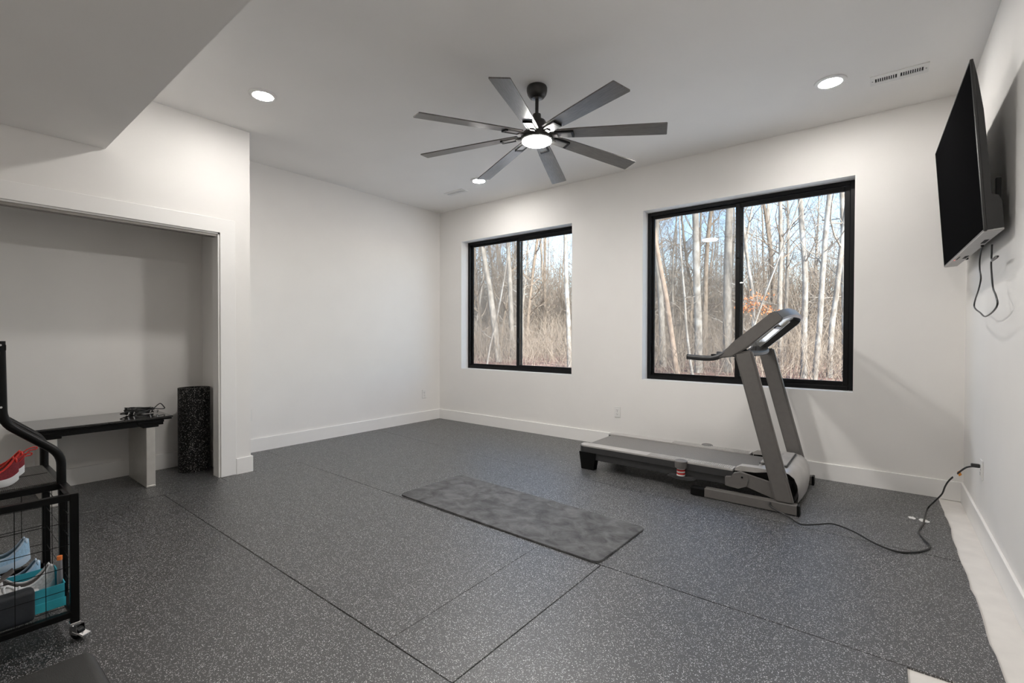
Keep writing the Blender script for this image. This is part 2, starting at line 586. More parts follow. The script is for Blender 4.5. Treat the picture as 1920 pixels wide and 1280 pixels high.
# ------------------------------------------------------------------ windows
def ring(mb, x0, x1, z0, z1, w, y0, y1, wb=None, wt=None):
    wb = wb or w
    wt = wt or w
    mb.bbox((x0, y0, z0), (x0 + w, y1, z1), 0.003, 1)
    mb.bbox((x1 - w, y0, z0), (x1, y1, z1), 0.003, 1)
    mb.bbox((x0 + w, y0, z0), (x1 - w, y1, z0 + wb), 0.003, 1)
    mb.bbox((x0 + w, y0, z1 - wt), (x1 - w, y1, z1), 0.003, 1)
for i, (a, b) in enumerate(WIN):
    root = struct(empty('window_%d' % (i + 1), ((a + b) / 2, YF, WZ0)))
    def bld(mb, name, m):
        mb.v = [(x - (a + b) / 2, y - YF, z - WZ0) for x, y, z in mb.v]
        return mb.build(name, m, root)
    mid = (a + b) / 2
    mb = MB(); ring(mb, a, b, WZ0, WZ1, 0.036, YF, YO)
    bld(mb, 'frame', BLACKV)
    mb = MB(); ring(mb, a + 0.036, mid + 0.030, WZ0 + 0.036, WZ1 - 0.036, 0.022, YF + 0.040, YF + 0.066, wb=0.026, wt=0.026)
    bld(mb, 'sash', BLACKV)
    mb = MB(); ring(mb, mid - 0.030, b - 0.036, WZ0 + 0.044, WZ1 - 0.040, 0.040, YF + 0.010, YF + 0.038, wb=0.030, wt=0.042)
    s2 = bld(mb, 'sash', BLACKV)
    mb = MB().box((a + 0.036, YF + 0.006, WZ0 + 0.036), (b - 0.036, YF + 0.010, WZ0 + 0.046))
    mb.box((a + 0.036, YF + 0.058, WZ1 - 0.046), (b - 0.036, YF + 0.062, WZ1 - 0.036))
    bld(mb, 'track_rail', BLACKV)
    bld(MB().box((a + 0.058, YF + 0.050, WZ0 + 0.060), (mid + 0.010, YF + 0.054, WZ1 - 0.060)), 'pane', GLASS)
    bld(MB().box((mid + 0.008, YF + 0.022, WZ0 + 0.072), (b - 0.074, YF + 0.026, WZ1 - 0.080)), 'pane', GLASS)
    bld(MB().box((a + 0.040, YF + 0.0735, WZ0 + 0.040), (mid + 0.012, YF + 0.0745, WZ1 - 0.040)), 'insect_screen', SCREEN)
    for zz in (1.12, 1.95):
        mb = MB().bbox((mid - 0.016, YF - 0.006, zz - 0.035), (mid + 0.006, YF + 0.012, zz + 0.035), 0.004, 2)
        mb.bbox((mid - 0.008, YF - 0.020, zz - 0.02), (mid + 0.002, YF - 0.004, zz + 0.012), 0.003, 2)
        bld(mb, 'latch', BLACKV)

# ================================================================== LIGHT FITTINGS
LENS = emit_mat('lit downlight lens', (1.0, 0.965, 0.92), DOWNLIGHT_STRENGTH)
def downlight(x, y, label, z=ZC):
    t = thing('recessed_light', label, 'ceiling light', (x, y, z), 0, 'round recessed ceiling lights')
    MB().lathe([(0.068, -0.002), (0.068, -0.010), (0.074, -0.012), (0.094, -0.006), (0.096, 0.0)], 40).build('trim_ring', WHITEP, t, smooth=40)
    MB().lathe([(0.067, -0.004), (0.066, -0.010), (0.056, -0.0135), (0.040, -0.0155), (0.015, -0.0165)], 40).build('lens', LENS, t)
    return t
downlight(-3.561, 1.588, 'round recessed ceiling light near the top corner of the closet wall')
downlight(-0.296, 3.902, 'round recessed ceiling light beside the slotted vent above the television')
downlight(-3.584, 3.949, 'round recessed ceiling light behind the fan, near the far corner')
downlight(-0.296, 1.588, 'round recessed ceiling light nearest the right wall, beyond the top of the picture')

for k, (x, y) in enumerate(((-2.70, -2.7), (-0.25, -2.7))):  # fill lamps added out of view to brighten the soffit and room
    downlight(x, y, 'added unseen fill light in the low soffit behind the camera, ' + ('closet side' if k == 0 else 'right wall side'), 2.488)

# ------------------------------------------------------------------ ceiling fan
FC = (-1.925, 2.725)
fan = thing('ceiling_fan', 'black eight-blade ceiling fan with a round lit lamp', 'ceiling fan', (FC[0], FC[1], ZC))
def fz(z): return z - ZC
MB().lathe([(0.068, 0.0), (0.072, fz(2.920)), (0.072, fz(2.900)), (0.066, fz(2.876)), (0.052, fz(2.856)), (0.036, fz(2.848))], 40).build('canopy', FANM, fan, smooth=35)
MB().lathe([(0.036, fz(2.852)), (0.036, fz(2.846)), (0.016, fz(2.843))], 32).build('canopy_ring', FANMET, fan, smooth=35)
MB().lathe([(0.0125, fz(2.87)), (0.0125, fz(2.70))], 16).build('downrod', FANM, fan, smooth=35)
MB().lathe([(0.014, fz(2.742)), (0.028, fz(2.738)), (0.030, fz(2.70)), (0.030, fz(2.68))], 28).build('coupling', FANM, fan, smooth=35)
MB().lathe([(0.03, fz(2.698)), (0.060, fz(2.690)), (0.070, fz(2.670)), (0.074, fz(2.632)), (0.082, fz(2.622)), (0.104, fz(2.600)),
            (0.113, fz(2.580)), (0.112, fz(2.556)), (0.104, fz(2.550))], 48).build('motor_housing', FANM, fan, smooth=35)
MB().lathe([(0.103, fz(2.556)), (0.103, fz(2.545)), (0.090, fz(2.537)), (0.055, fz(2.533)), (0.02, fz(2.532))], 48).build(
    'light_diffuser', emit_mat('lit fan lamp', (1.0, 0.97, 0.93), FANLIGHT_STRENGTH), fan, smooth=60)
ZB, RT, BW, BP = fz(2.537), 0.873, 0.125, -0.171
def blade_pt(r, c, dz=0.0):
    """radius r, chord offset c (counter-clockwise positive)"""
    t = (r - 0.15) / (RT - 0.15)
    return (r, c * math.cos(BP), ZB + 0.052 * (1 - t) + c * math.sin(BP) + dz)
mb = MB()
rs = [0.135, 0.30, 0.48, 0.66, 0.868, RT]
ws = [0.088, 0.104, 0.112, 0.119, BW, BW - 0.008]
vs_, fs_ = [], []
for r, w in zip(rs, ws):
    for c, dz in ((-w / 2, 0.004), (-w / 2, -0.004), (w / 2, -0.004), (w / 2, 0.004)):
        vs_.append(blade_pt(r, c, dz))
for i in range(len(rs) - 1):
    for k in range(4):
        l = (k + 1) % 4
        fs_.append((i * 4 + k, i * 4 + l, (i + 1) * 4 + l, (i + 1) * 4 + k))
fs_ += [(3, 2, 1, 0), tuple(len(vs_) - 4 + k for k in range(4))]
mb.add(vs_, fs_)
blade0 = mb.build('blade', FANBLADE, fan)
def plate(r0, r1, c0, c1, d0, d1):
    v = [blade_pt(r, c, d) for d in (d0, d1) for r, c in ((r0, c0), (r1, c0), (r1, c1), (r0, c1))]
    return v, [(0, 3, 2, 1), (4, 5, 6, 7), (0, 1, 5, 4), (1, 2, 6, 5), (2, 3, 7, 6), (3, 0, 4, 7)]
mb = MB()
mb.add(*plate(0.085, 0.245, -0.026, 0.026, -0.012, -0.004))
mb.add(*plate(0.075, 0.15, -0.016, 0.016, -0.020, -0.006))
br0 = mb.build('bracket', FANMET, blade0)
mb = MB()
mb.add(*plate(0.130, 0.262, -0.036, -0.026, -0.016, -0.003))
mb.add(*plate(0.245, 0.262, -0.026, 0.030, -0.016, -0.003))
rim0 = mb.build('bracket_rim', STEELB, blade0)
for k in range(8):
    bl = blade0 if k == 0 else copy_tree(blade0, fan)
    bl.rotation_euler = (0, 0, -1.1854 + k * PI / 4)

# ------------------------------------------------------------------ ceiling vents
def vent(x0, x1, y0, y1, label):
    cx, cy = (x0 + x1) / 2, (y0 + y1) / 2
    w, h = (x1 - x0) / 2, (y1 - y0) / 2
    t = thing('ceiling_vent', label, 'vent', (cx, cy, ZC), 0, 'slotted ceiling vents')
    iy = h * 0.42
    banks = [(-w * 0.82, -w * 0.06), (w * 0.06, w * 0.82)]
    mb = MB()
    mb.box((-w, -h, -0.006), (w, -iy, 0)); mb.box((-w, iy, -0.006), (w, h, 0))
    mb.box((-w, -iy, -0.006), (banks[0][0], iy, 0)); mb.box((banks[0][1], -iy, -0.006), (banks[1][0], iy, 0)); mb.box((banks[1][1], -iy, -0.006), (w, iy, 0))
    mb.build('frame', WHITEP, t)
    MB().box((banks[0][0], -iy, -0.0012), (banks[1][1], iy, -0.0004)).build('backing', DARK, t)
    n = 10
    first = None
    for a, b in banks:
        st = (b - a) / n
        for k in range(1, n):
            x = a + st * k
            if first is None:
                first = MB().box((-st * 0.22, -iy, -0.0055), (st * 0.22, iy, -0.0014)).build('slat', WHITEP, t)
                s = first
            else:
                s = first.copy(); COL.objects.link(s); s.parent = t
            s.location = (x, 0, 0)
    for sx in (-1, 1):
        MB().lathe([(0.004, -0.0075), (0.004, -0.006)], 10, c=(sx * w * 0.91, 0, 0)).build('screw', FANMET, t)
vent(-0.082, 0.222, 4.002, 4.142, 'white slotted ceiling vent above the large wall-mounted television')
vent(-4.250, -3.947, 4.040, 4.162, 'white slotted ceiling vent near the far corner, left of the fan')

# ------------------------------------------------------------------ outlets
def outlet(loc, rz, label):
    t = thing('wall_outlet', label, 'outlet', loc, rz, 'white wall outlets')
    MB().bbox((-0.035, -0.007, -0.058), (0.035, 0.0, 0.058), 0.003, 2).build('cover_plate', WHITEP, t)
    for s in (-1, 1):
        r = MB().bbox((-0.017, -0.0095, s * 0.021 - 0.014), (0.017, -0.006, s * 0.021 + 0.014), 0.003, 2).build('socket', WHITEP, t)
        m = MB()
        m.box((-0.008, -0.0100, s * 0.021 - 0.002), (-0.006, -0.0094, s * 0.021 + 0.007))
        m.box((0.006, -0.0100, s * 0.021 - 0.002), (0.008, -0.0094, s * 0.021 + 0.006))
        m.box((-0.0022, -0.0100, s * 0.021 - 0.010), (0.0022, -0.0094, s * 0.021 - 0.005))
        m.build('slots', DARK, r)
    MB().lathe([(0.003, 0.0), (0.003, 0.0012)], 10, M=Matrix.Rotation(PI / 2, 4, 'X'), c=(0, -0.007, 0)).build('screw', FANMET, t)
outlet((-2.227, YB, 0.368), 0, 'white wall outlet under the gap between the two windows')
outlet((XL, 4.377, 0.375), PI / 2, 'white wall outlet on the left wall beside the far corner')
outlet((XL, 2.075, 0.377), PI / 2, 'white wall outlet half hidden by the closet wall')
outlet((XR, 3.879, 0.400), -PI / 2, 'white wall outlet on the right wall with the black cord plugged in')


# ================================================================== THINGS IN THE ROOM
def binder(root):
    """build world-space shapes as parts of an unrotated root"""
    L = root.location.copy()
    def f(mb, name, m, parent=None, smooth=None):
        mb.v = [(x - L.x, y - L.y, z - L.z) for x, y, z in mb.v]
        return mb.build(name, m, parent or root, smooth)
    return f

def xz(y0, y1):
    return lambda a, b, c: (a, y0 + (y1 - y0) * c, b)

# ------------------------------------------------------------------ treadmill
TM_GREY = mat('treadmill taupe grey', (0.150, 0.141, 0.133), 0.42, var=0.05, scale=30, metal=0.15)
TM_DARK = mat('treadmill dark plastic', (0.035, 0.035, 0.036), 0.45, var=0.1)
TM_SILVER = mat('treadmill silver plastic', (0.50, 0.48, 0.46), 0.30, var=0.12, scale=9, metal=0.35)
TM_BRIGHT = mat('treadmill bright underside', (0.78, 0.77, 0.74), 0.25, var=0.06, scale=9, metal=0.6)
TM_BELT = mat('running belt', (0.17, 0.16, 0.15), 0.42, var=0.16, scale=160, bump=0.3, bscale=500)
TM_BLUE = mat('console cap blue grey', (0.10, 0.11, 0.125), 0.3, var=0.05, metal=0.3)
RED = mat('red cushion ring', (0.62, 0.02, 0.02), 0.4)
tm = thing('treadmill', 'grey treadmill with slanted uprights standing below the large window', 'treadmill', (-1.25, 4.02, 0))
B = binder(tm)
Y0, Y1 = 3.685, 4.365          # outer sides of the deck
ribs_n = 46
for near in (True, False):
    ya, yb = (Y0, Y0 + 0.105) if near else (Y1 - 0.105, Y1)
    # foot rail with rounded rear corner
    r = 0.05
    if near:
        poly = [(-0.845, ya), (-0.845, yb), (-2.115, yb), (-2.135, yb - 0.02)] + [(-2.135 + r - r * math.cos(a), ya + r - r * math.sin(a)) for a in (0, PI / 8, PI / 4, 3 * PI / 8, PI / 2)]
    else:
        poly = [(-0.845, yb), (-0.845, ya), (-2.115, ya), (-2.135, ya + 0.02)] + [(-2.135 + r - r * math.cos(a), yb - r + r * math.sin(a)) for a in (0, PI / 8, PI / 4, 3 * PI / 8, PI / 2)]
    rail = B(MB().prism(poly, 0.150, 0.200), 'side_rail', TM_DARK)
    ins = [(x + (0.006 if x < -2 else -0.004), y) for x, y in poly]
    B(MB().prism(ins, 0.200, 0.212), 'foot_strip', TM_SILVER, rail)
    mb = MB()
    for k in range(ribs_n):
        x = -1.50 + 0.64 * k / ribs_n
        mb.box((x, ya + 0.012, 0.2115), (x + 0.0065, yb - 0.012, 0.2155))
    B(mb, 'foot_ribs', TM_SILVER, rail)
    # beam under the rail, tapered rear foot
    yc = ya + 0.03 if near else yb - 0.03
    B(MB().bbox((-2.04, yc - 0.018, 0.088), (-0.80, yc + 0.018, 0.150), 0.006), 'deck_beam', TM_DARK)
    mb = MB()
    y_in, y_out = yc - 0.035, yc + 0.04
    top = [(-2.125, y_in, 0.152), (-1.965, y_in, 0.152), (-1.965, y_out, 0.152), (-2.125, y_out, 0.152)]
    bot = [(-2.105, y_in + 0.006, 0.0), (-1.985, y_in + 0.006, 0.0), (-1.985, y_out - 0.006, 0.0), (-2.105, y_out - 0.006, 0.0)]
    mb.add(bot + top, [(0, 3, 2, 1), (4, 5, 6, 7), (0, 1, 5, 4), (1, 2, 6, 5), (2, 3, 7, 6), (3, 0, 4, 7)])
    B(mb, 'rear_foot', STEELB)
    # spring cushion of the deck
    cy = ya - 0.006 if near else yb + 0.006
    cu = B(MB().lathe([(0.034, 0.158), (0.046, 0.165), (0.048, 0.214), (0.040, 0.219), (0.030, 0.217)], 28, c=(-1.220, cy, 0)), 'cushion_cup', TM_GREY, smooth=40)
    for k in range(5):
        z = 0.100 + 0.0125 * k
        B(MB().lathe([(0.020, z), (0.031, z + 0.002), (0.031, z + 0.0100), (0.020, z + 0.0120)], 24, c=(-1.220, cy, 0)), 'cushion_ring', RED if k in (1, 3) else WHITEP, cu, smooth=40)
    B(MB().prism([(-1.315, 0.096), (-1.245, 0.078), (-1.150, 0.078), (-1.105, 0.092), (-1.130, 0.100), (-1.30, 0.103)], 0, 1, xz(cy - 0.035, cy + 0.035)), 'cushion_bracket', TM_DARK, cu)

# belt, looped over the rollers
bp = []
for a in range(9):
    t = PI / 2 + PI * a / 8
    bp.append((-2.085 + 0.022 * math.cos(t), 0.182 + 0.022 * math.sin(t)))
for a in range(9):
    t = -PI / 2 + PI * a / 8
    bp.append((-0.69 + 0.022 * math.cos(t), 0.182 + 0.022 * math.sin(t)))
B(MB().prism(bp, 0, 1, xz(Y0 + 0.108, Y1 - 0.108)), 'running_belt', TM_BELT, smooth=40)
B(MB().box((-1.95, Y0 + 0.11, 0.12), (-0.75, Y1 - 0.11, 0.155)), 'deck_board', STEELB)

# motor hood: crowned shell
prof = [(-0.715, 0.195), (-0.700, 0.238), (-0.660, 0.250), (-0.600, 0.254), (-0.540, 0.252), (-0.495, 0.242), (-0.462, 0.215), (-0.444, 0.170), (-0.436, 0.110), (-0.440, 0.050), (-0.455, 0.028)]
ys = [(3.700, 0.0, 0.97), (3.712, 0.0, 1.0), (3.85, 0.010, 1.0), (4.03, 0.016, 1.0), (4.20, 0.010, 1.0), (4.338, 0.0, 1.0), (4.350, 0.0, 0.97)]
vs_, fs_ = [], []
for (y, bulge, k) in ys:
    for (x, z) in prof:
        vs_.append((x + bulge * (1 if x > -0.5 else 0.2), y, (z - 0.1) * k + 0.1 + bulge * (0.6 if z > 0.2 else 0)))
n = len(prof)
for i in range(len(ys) - 1):
    for k in range(n - 1):
        fs_.append((i * n + k, i * n + k + 1, (i + 1) * n + k + 1, (i + 1) * n + k))
hood = B(MB().add(vs_, fs_), 'motor_hood', TM_SILVER, smooth=50)
HM = Matrix.Translation((-0.61, 4.025, 0.2635)) @ Matrix.Rotation(-0.03, 4, 'Y')
B(MB().bbox((-0.080, -0.215, -0.004), (0.085, 0.215, 0.010), 0.005, 2, HM), 'raised_panel', TM_SILVER, hood)
B(MB().bbox((-0.088, -0.224, -0.006), (0.094, 0.224, 0.0015), 0.003, 1, HM), 'panel_groove', TM_DARK, hood)
mb = MB()
for k in range(9):
    y = -0.15 + 0.034 * k
    mb.bbox((0.005, y, 0.0098), (0.022, y + 0.018, 0.0104), 0.0002, 1, HM)
B(mb, 'worn_decal', mat('worn pale decal', (0.36, 0.35, 0.34), 0.45), hood)
for ya in (3.703, 4.347):
    s = 0.001 if ya > 4 else -0.001
    B(MB().prism([(-0.700, 0.150), (-0.695, 0.205), (-0.60, 0.232), (-0.53, 0.222), (-0.492, 0.190), (-0.466, 0.120), (-0.458, 0.045), (-0.48, 0.032), (-0.56, 0.060)][::-1], 0, 1,
                 xz(ya - 0.008, ya + 0.008)), 'hood_side', STEELB, hood)
# silver arms that run from the hood along the rails
for y in (3.690, 4.290):
    B(MB().prism([(-0.835, 0.206), (-0.835, 0.224), (-0.800, 0.246), (-0.680, 0.250), (-0.600, 0.247), (-0.600, 0.235), (-0.700, 0.214)][::-1], 0, 1, xz(y, y + 0.070)), 'hood_arm', TM_SILVER, hood)
    B(MB().prism([(-0.830, 0.155), (-0.830, 0.204), (-0.700, 0.213), (-0.600, 0.20), (-0.60, 0.15)][::-1], 0, 1, xz(y + 0.01, y + 0.065)), 'arm_core', STEELB, hood)

# lift linkage, base tubes, uprights
for near in (True, False):
    y = 3.640 if near else 4.380
    lk = B(MB().prism([(-0.890, 0.160), (-0.888, 0.100), (-0.800, 0.092), (-0.745, 0.118), (-0.735, 0.168), (-0.750, 0.200), (-0.790, 0.212), (-0.835, 0.196), (-0.850, 0.168)], 0, 1, xz(y, y + 0.040)),
           'lift_bracket', TM_GREY)
    B(MB().prism([(-0.765, 0.205), (-0.765, 0.120), (-0.560, 0.062), (-0.510, 0.070), (-0.510, 0.158)], 0, 1, xz(y + 0.006, y + 0.034)), 'lift_arm', TM_GREY, lk)
    B(MB().lathe([(0.007, 0), (0.007, 0.004)], 12, M=Matrix.Rotation(PI / 2, 4, 'X'), c=(-0.775, y, 0.178)), 'pivot_bolt', STEELB, lk)
    yb = 3.575 if near else 4.405
    bt = B(MB().bbox((-1.015, yb, 0.004), (-0.425, yb + 0.062, 0.068), 0.004, 2), 'base_tube', TM_GREY)
    B(MB().bbox((-1.118, yb + 0.002, 0.0), (-1.012, yb + 0.060, 0.064), 0.010, 2), 'end_cap', STEELB, bt)
    B(MB().bbox((-0.432, yb - 0.002, 0.0), (-0.414, yb + 0.064, 0.070), 0.004, 2), 'front_cap', STEELB, bt)
    yu = 3.588 if near else 4.412
    dz = 0.0
    up = B(MB().bm((lambda bm: (
        [bm.verts.new((x, y_, z)) for y_ in (yu, yu + 0.052) for x, z in ((-0.562, 0.064), (-0.450, 0.064), (-0.712, 1.088), (-0.824, 1.064))],
        bm.verts.ensure_lookup_table(),
        [bm.faces.new([bm.verts[i] for i in f]) for f in ((0, 1, 2, 3), (7, 6, 5, 4), (0, 4, 5, 1), (1, 5, 6, 2), (2, 6, 7, 3), (3, 7, 4, 0))],
        bmesh.ops.bevel(bm, geom=list(bm.edges), offset=0.012, segments=3, affect='EDGES'), bm)[-1])(bmesh.new())), 'upright', TM_GREY, smooth=50)
B(MB().bbox((-0.53, 3.63, 0.010), (-0.475, 4.41, 0.055), 0.004), 'cross_tube', TM_DARK)
B(MB().bbox((-0.72, 3.95, 0.03), (-0.66, 4.0, 0.10), 0.004), 'lift_motor', CHROME)

# console
side = [(-0.905, 1.052), (-0.930, 1.022), (-0.835, 1.036), (-0.740, 1.100), (-0.527, 1.290), (-0.522, 1.308), (-0.560, 1.350), (-0.585, 1.350), (-0.838, 1.136)]
con = B(MB().bm((lambda bm: (bm.faces.new([bm.verts.new((x, 3.586, z)) for x, z in side]),
        [setattr(v.co, 'y', v.co.y + 0.045) for v in [g for g in bmesh.ops.extrude_face_region(bm, geom=list(bm.faces))['geom'] if isinstance(g, bmesh.types.BMVert)]],
        bmesh.ops.recalc_face_normals(bm, faces=bm.faces), bmesh.ops.bevel(bm, geom=list(bm.edges), offset=0.007, segments=2, affect='EDGES'), bm)[-1])(bmesh.new())),
        'console_side', TM_GREY, smooth=40)
con2 = B(MB().bm((lambda bm: (bm.faces.new([bm.verts.new((x, 4.418, z)) for x, z in side]),
        [setattr(v.co, 'y', v.co.y + 0.045) for v in [g for g in bmesh.ops.extrude_face_region(bm, geom=list(bm.faces))['geom'] if isinstance(g, bmesh.types.BMVert)]],
        bmesh.ops.recalc_face_normals(bm, faces=bm.faces), bmesh.ops.bevel(bm, geom=list(bm.edges), offset=0.007, segments=2, affect='EDGES'), bm)[-1])(bmesh.new())),
        'console_side', TM_DARK, smooth=40)
# cap that closes the upper end, bowed outwards
vs_, fs_ = [], []
N = 16
for i in range(N + 1):
    t = i / N
    y = 3.590 + (4.460 - 3.590) * t
    bow = 0.052 * (1 - abs(2 * t - 1) ** 3.2)
    for (x, z) in ((-0.605, 1.336), (-0.560, 1.350), (-0.522, 1.306), (-0.535, 1.288)):
        vs_.append((x + bow * 0.78, y, z + bow * 0.62))
for i in range(N):
    for k in range(4):
        l = (k + 1) % 4
        fs_.append((i * 4 + k, i * 4 + l, (i + 1) * 4 + l, (i + 1) * 4 + k))
fs_ += [(0, 1, 2, 3), tuple(N * 4 + k for k in (3, 2, 1, 0))]
B(MB().add(vs_, fs_), 'console_cap', TM_BLUE, smooth=40)
# console deck: face above, silver underside below, ribs and a small box
sl = Vector((0.275, 0, 0.262)).normalized()
nr = Vector((-sl.z, 0, sl.x))
CM = Matrix(((sl.x, 0, nr.x, -0.815), (0, 1, 0, 4.02), (sl.z, 0, nr.z, 1.075), (0, 0, 0, 1)))
B(MB().bbox((0.03, -0.385, 0.018), (0.365, 0.385, 0.034), 0.005, 2, CM), 'console_face', TM_DARK)
un = B(MB().bbox((0.03, -0.380, 0.008), (0.372, 0.380, 0.017), 0.003, 2, CM), 'console_underside', TM_BRIGHT)
B(MB().bbox((0.10, -0.10, -0.012), (0.25, 0.16, 0.010), 0.006, 2, CM), 'battery_cover', TM_BRIGHT, un)
B(MB().bbox((0.252, -0.12, -0.016), (0.275, 0.10, 0.009), 0.004, 2, CM), 'grip_slot', STEELB, un)
for yy in (-0.22, 0.24):
    B(MB().bbox((0.04, yy - 0.008, -0.010), (0.33, yy + 0.008, 0.010), 0.003, 2, CM), 'stiffener', TM_BRIGHT, un)
B(MB().bbox((0.20, -0.02, 0.034), (0.25, 0.05, 0.050), 0.005, 2, CM), 'console_button', TM_BLUE)
for y in (3.612, 4.438):
    path = smooth_path([(-1.152, y, 1.027), (-1.08, y, 1.022), (-1.00, y, 1.020), (-0.95, y, 1.028), (-0.90, y, 1.052), (-0.86, y, 1.085)], 5)
    h = B(MB().tube(path, 0.0195, 14), 'handle', TM_DARK, smooth=40)
    B(MB().lathe([(0.0195, 0), (0.021, 0.001), (0.020, 0.006), (0.012, 0.008)], 16, M=Matrix.Rotation(-PI / 2, 4, 'Y'), c=(-1.151, y, 1.027)), 'handle_cap', STEELB, h, smooth=40)
B(MB().bbox((-0.985, 3.605, 1.040), (-0.945, 3.645, 1.052), 0.004), 'key_clip', STEELB)
B(MB().tube(smooth_path([(-0.765, 3.63, 1.075), (-0.745, 3.74, 1.060), (-0.735, 4.02, 1.055), (-0.745, 4.30, 1.060), (-0.765, 4.42, 1.075)], 5), 0.021, 14), 'grip_bar', TM_DARK, smooth=40)
B(MB().tube(smooth_path([(-0.735, 3.86, 1.11), (-0.738, 3.86, 1.00), (-0.735, 3.862, 0.86), (-0.74, 3.861, 0.72)], 4), 0.0016, 6), 'safety_cord', STEELB)

# ------------------------------------------------------------------ treadmill cord with its tag
CORDM = mat('black cord rubber', (0.014, 0.014, 0.014), 0.32, var=0.1)
def fl(px, py, z=0.006): return at(px, py, 2, z)
pts = [(-0.585, 3.572, 0.060), (-0.575, 3.555, 0.035)] + [fl(1478, 968, 0.012), fl(1500, 982, 0.018), fl(1530, 983, 0.030), fl(1562, 982, 0.034), fl(1600, 996, 0.026), fl(1640, 1018, 0.016), fl(1680, 1033), fl(1712, 1035),
       fl(1738, 1030), fl(1744, 1022, 0.010), fl(1734, 1012), fl(1724, 1000), fl(1724, 992), fl(1731, 982), fl(1734, 968, 0.010), at(1740, 952, 1, 4.20), at(1752, 940, 1, 4.12), at(1766, 926, 1, 4.02), at(1772, 912, 1, 3.96),
       at(1780, 900, 1, 3.92), at(1797, 886, 1, 3.89), at(1812, 876, 1, 3.88), at(1826, 874, 1, 3.878), Vector((0.440, 3.878, 0.421))]
cord = thing('power_cord', 'black power cord trailing from the treadmill to the right wall outlet', 'cord', (-0.10, 3.6, 0))
B = binder(cord)
B(MB().tube(smooth_path(pts, 6), 0.0048, 8), 'cable', CORDM, smooth=60)
B(MB().bbox((0.420, 3.866, 0.410), (0.459, 3.890, 0.432), 0.005, 2), 'plug', CORDM)
tp = (Vector(at(1797, 886, 1, 3.89)) + Vector(at(1790, 891, 1, 3.9))) / 2
TAGM = Matrix.Translation(tp) @ Matrix.Rotation(math.radians(38.17), 4, 'Z') @ Matrix.Rotation(-0.5, 4, 'Y')
tg = B(MB().bbox((-0.030, -0.006, -0.015), (0.016, -0.0052, 0.015), 0.0002, 1, TAGM), 'tag', WHITEP)
B(MB().bbox((0.004, -0.0070, -0.015), (0.022, -0.0058, 0.015), 0.0003, 1, TAGM), 'tag_stripe', mat('orange tag print', (0.75, 0.28, 0.03), 0.5), tg)

# white scraps of tape left on the rubber
rng = random.Random(9)
for (px, py, w) in ((1710, 970.5, 0.024), (1733, 976, 0.031)):
    c = at(px, py, 2, 0)
    poly = []
    for k in range(14):
        a = 2 * PI * k / 14
        r = w * rng.uniform(0.65, 1.05)
        poly.append((c.x + r * math.cos(a) * 0.95, c.y + r * math.sin(a) * 1.3))
    o = MB().prism(poly, 0.0002, 0.0010).build('tape_scrap', WHITEP)
    tag(o, 'torn white tape scrap on the rubber floor, ' + ('the one farther from the cord' if px < 1720 else 'the one under the cord'), 'tape', 'tape scraps by the cord')

# ------------------------------------------------------------------ exercise mat
def rounded(corners, r, n=6):
    out = []
    m = len(corners)
    for i in range(m):
        p, a, b = Vector(corners[i]), Vector(corners[i - 1]), Vector(corners[(i + 1) % m])
        d1, d2 = (a - p).normalized(), (b - p).normalized()
        s, e = p + d1 * r, p + d2 * r
        for k in range(n + 1):
            t = k / n
            out.append(tuple((s * (1 - t) ** 2 + p * 2 * t * (1 - t) + e * t * t)))
    return out
m_, nt, b_ = newmat('exercise mat scuffed grey')
L = nt.links
tc = nd(nt, 'ShaderNodeTexCoord')
mp = nd(nt, 'ShaderNodeMapping'); mp.inputs['Scale'].default_value = (0.8, 1.0, 1.0); mp.inputs['Rotation'].default_value = (0, 0, 0.5)
L.new(tc.outputs['Object'], mp.inputs[0])
n1 = nd(nt, 'ShaderNodeTexNoise'); n1.inputs['Scale'].default_value = 10.0; n1.inputs['Detail'].default_value = 8; n1.inputs['Roughness'].default_value = 0.68; n1.inputs['Distortion'].default_value = 0.5
L.new(mp.outputs[0], n1.inputs['Vector'])
c1 = nd(nt, 'ShaderNodeValToRGB')
c1.color_ramp.elements[0].position, c1.color_ramp.elements[1].position = 0.34, 0.66
c1.color_ramp.elements[0].color, c1.color_ramp.elements[1].color = (0.042, 0.042, 0.043, 1), (0.150, 0.150, 0.152, 1)
L.new(n1.outputs['Fac'], c1.inputs[0])
L.new(c1.outputs[0], b_.inputs['Base Color'])
b_.inputs['Roughness'].default_value = 0.62
b_.inputs['Specular IOR Level'].default_value = 0.35
YM = m_
cor = [(-2.800, 2.214), (-1.142, 2.178), (-1.128, 2.770), (-2.786, 2.850)]
cx = sum(c[0] for c in cor) / 4; cy = sum(c[1] for c in cor) / 4
bm = bmesh.new()
pl = rounded([(a - cx, b - cy) for a, b in cor], 0.055)
f0 = bm.faces.new([bm.verts.new((x, y, 0.0004)) for x, y in pl])
g = bmesh.ops.extrude_face_region(bm, geom=[f0])
for v in g['geom']:
    if isinstance(v, bmesh.types.BMVert):
        v.co.z = 0.0100
bmesh.ops.recalc_face_normals(bm, faces=bm.faces)
topf = [f for f in bm.faces if len(f.verts) > 8 and f.calc_center_median().z > 0.005][0]
bmesh.ops.bevel(bm, geom=list(topf.edges), offset=0.0025, segments=2, affect='EDGES')
ym = MB().bm(bm).build('exercise_mat', YM, smooth=50)
ym.location = (cx, cy, 0)
tag(ym, 'scuffed dark grey exercise mat with rounded corners lying on the floor', 'exercise mat')

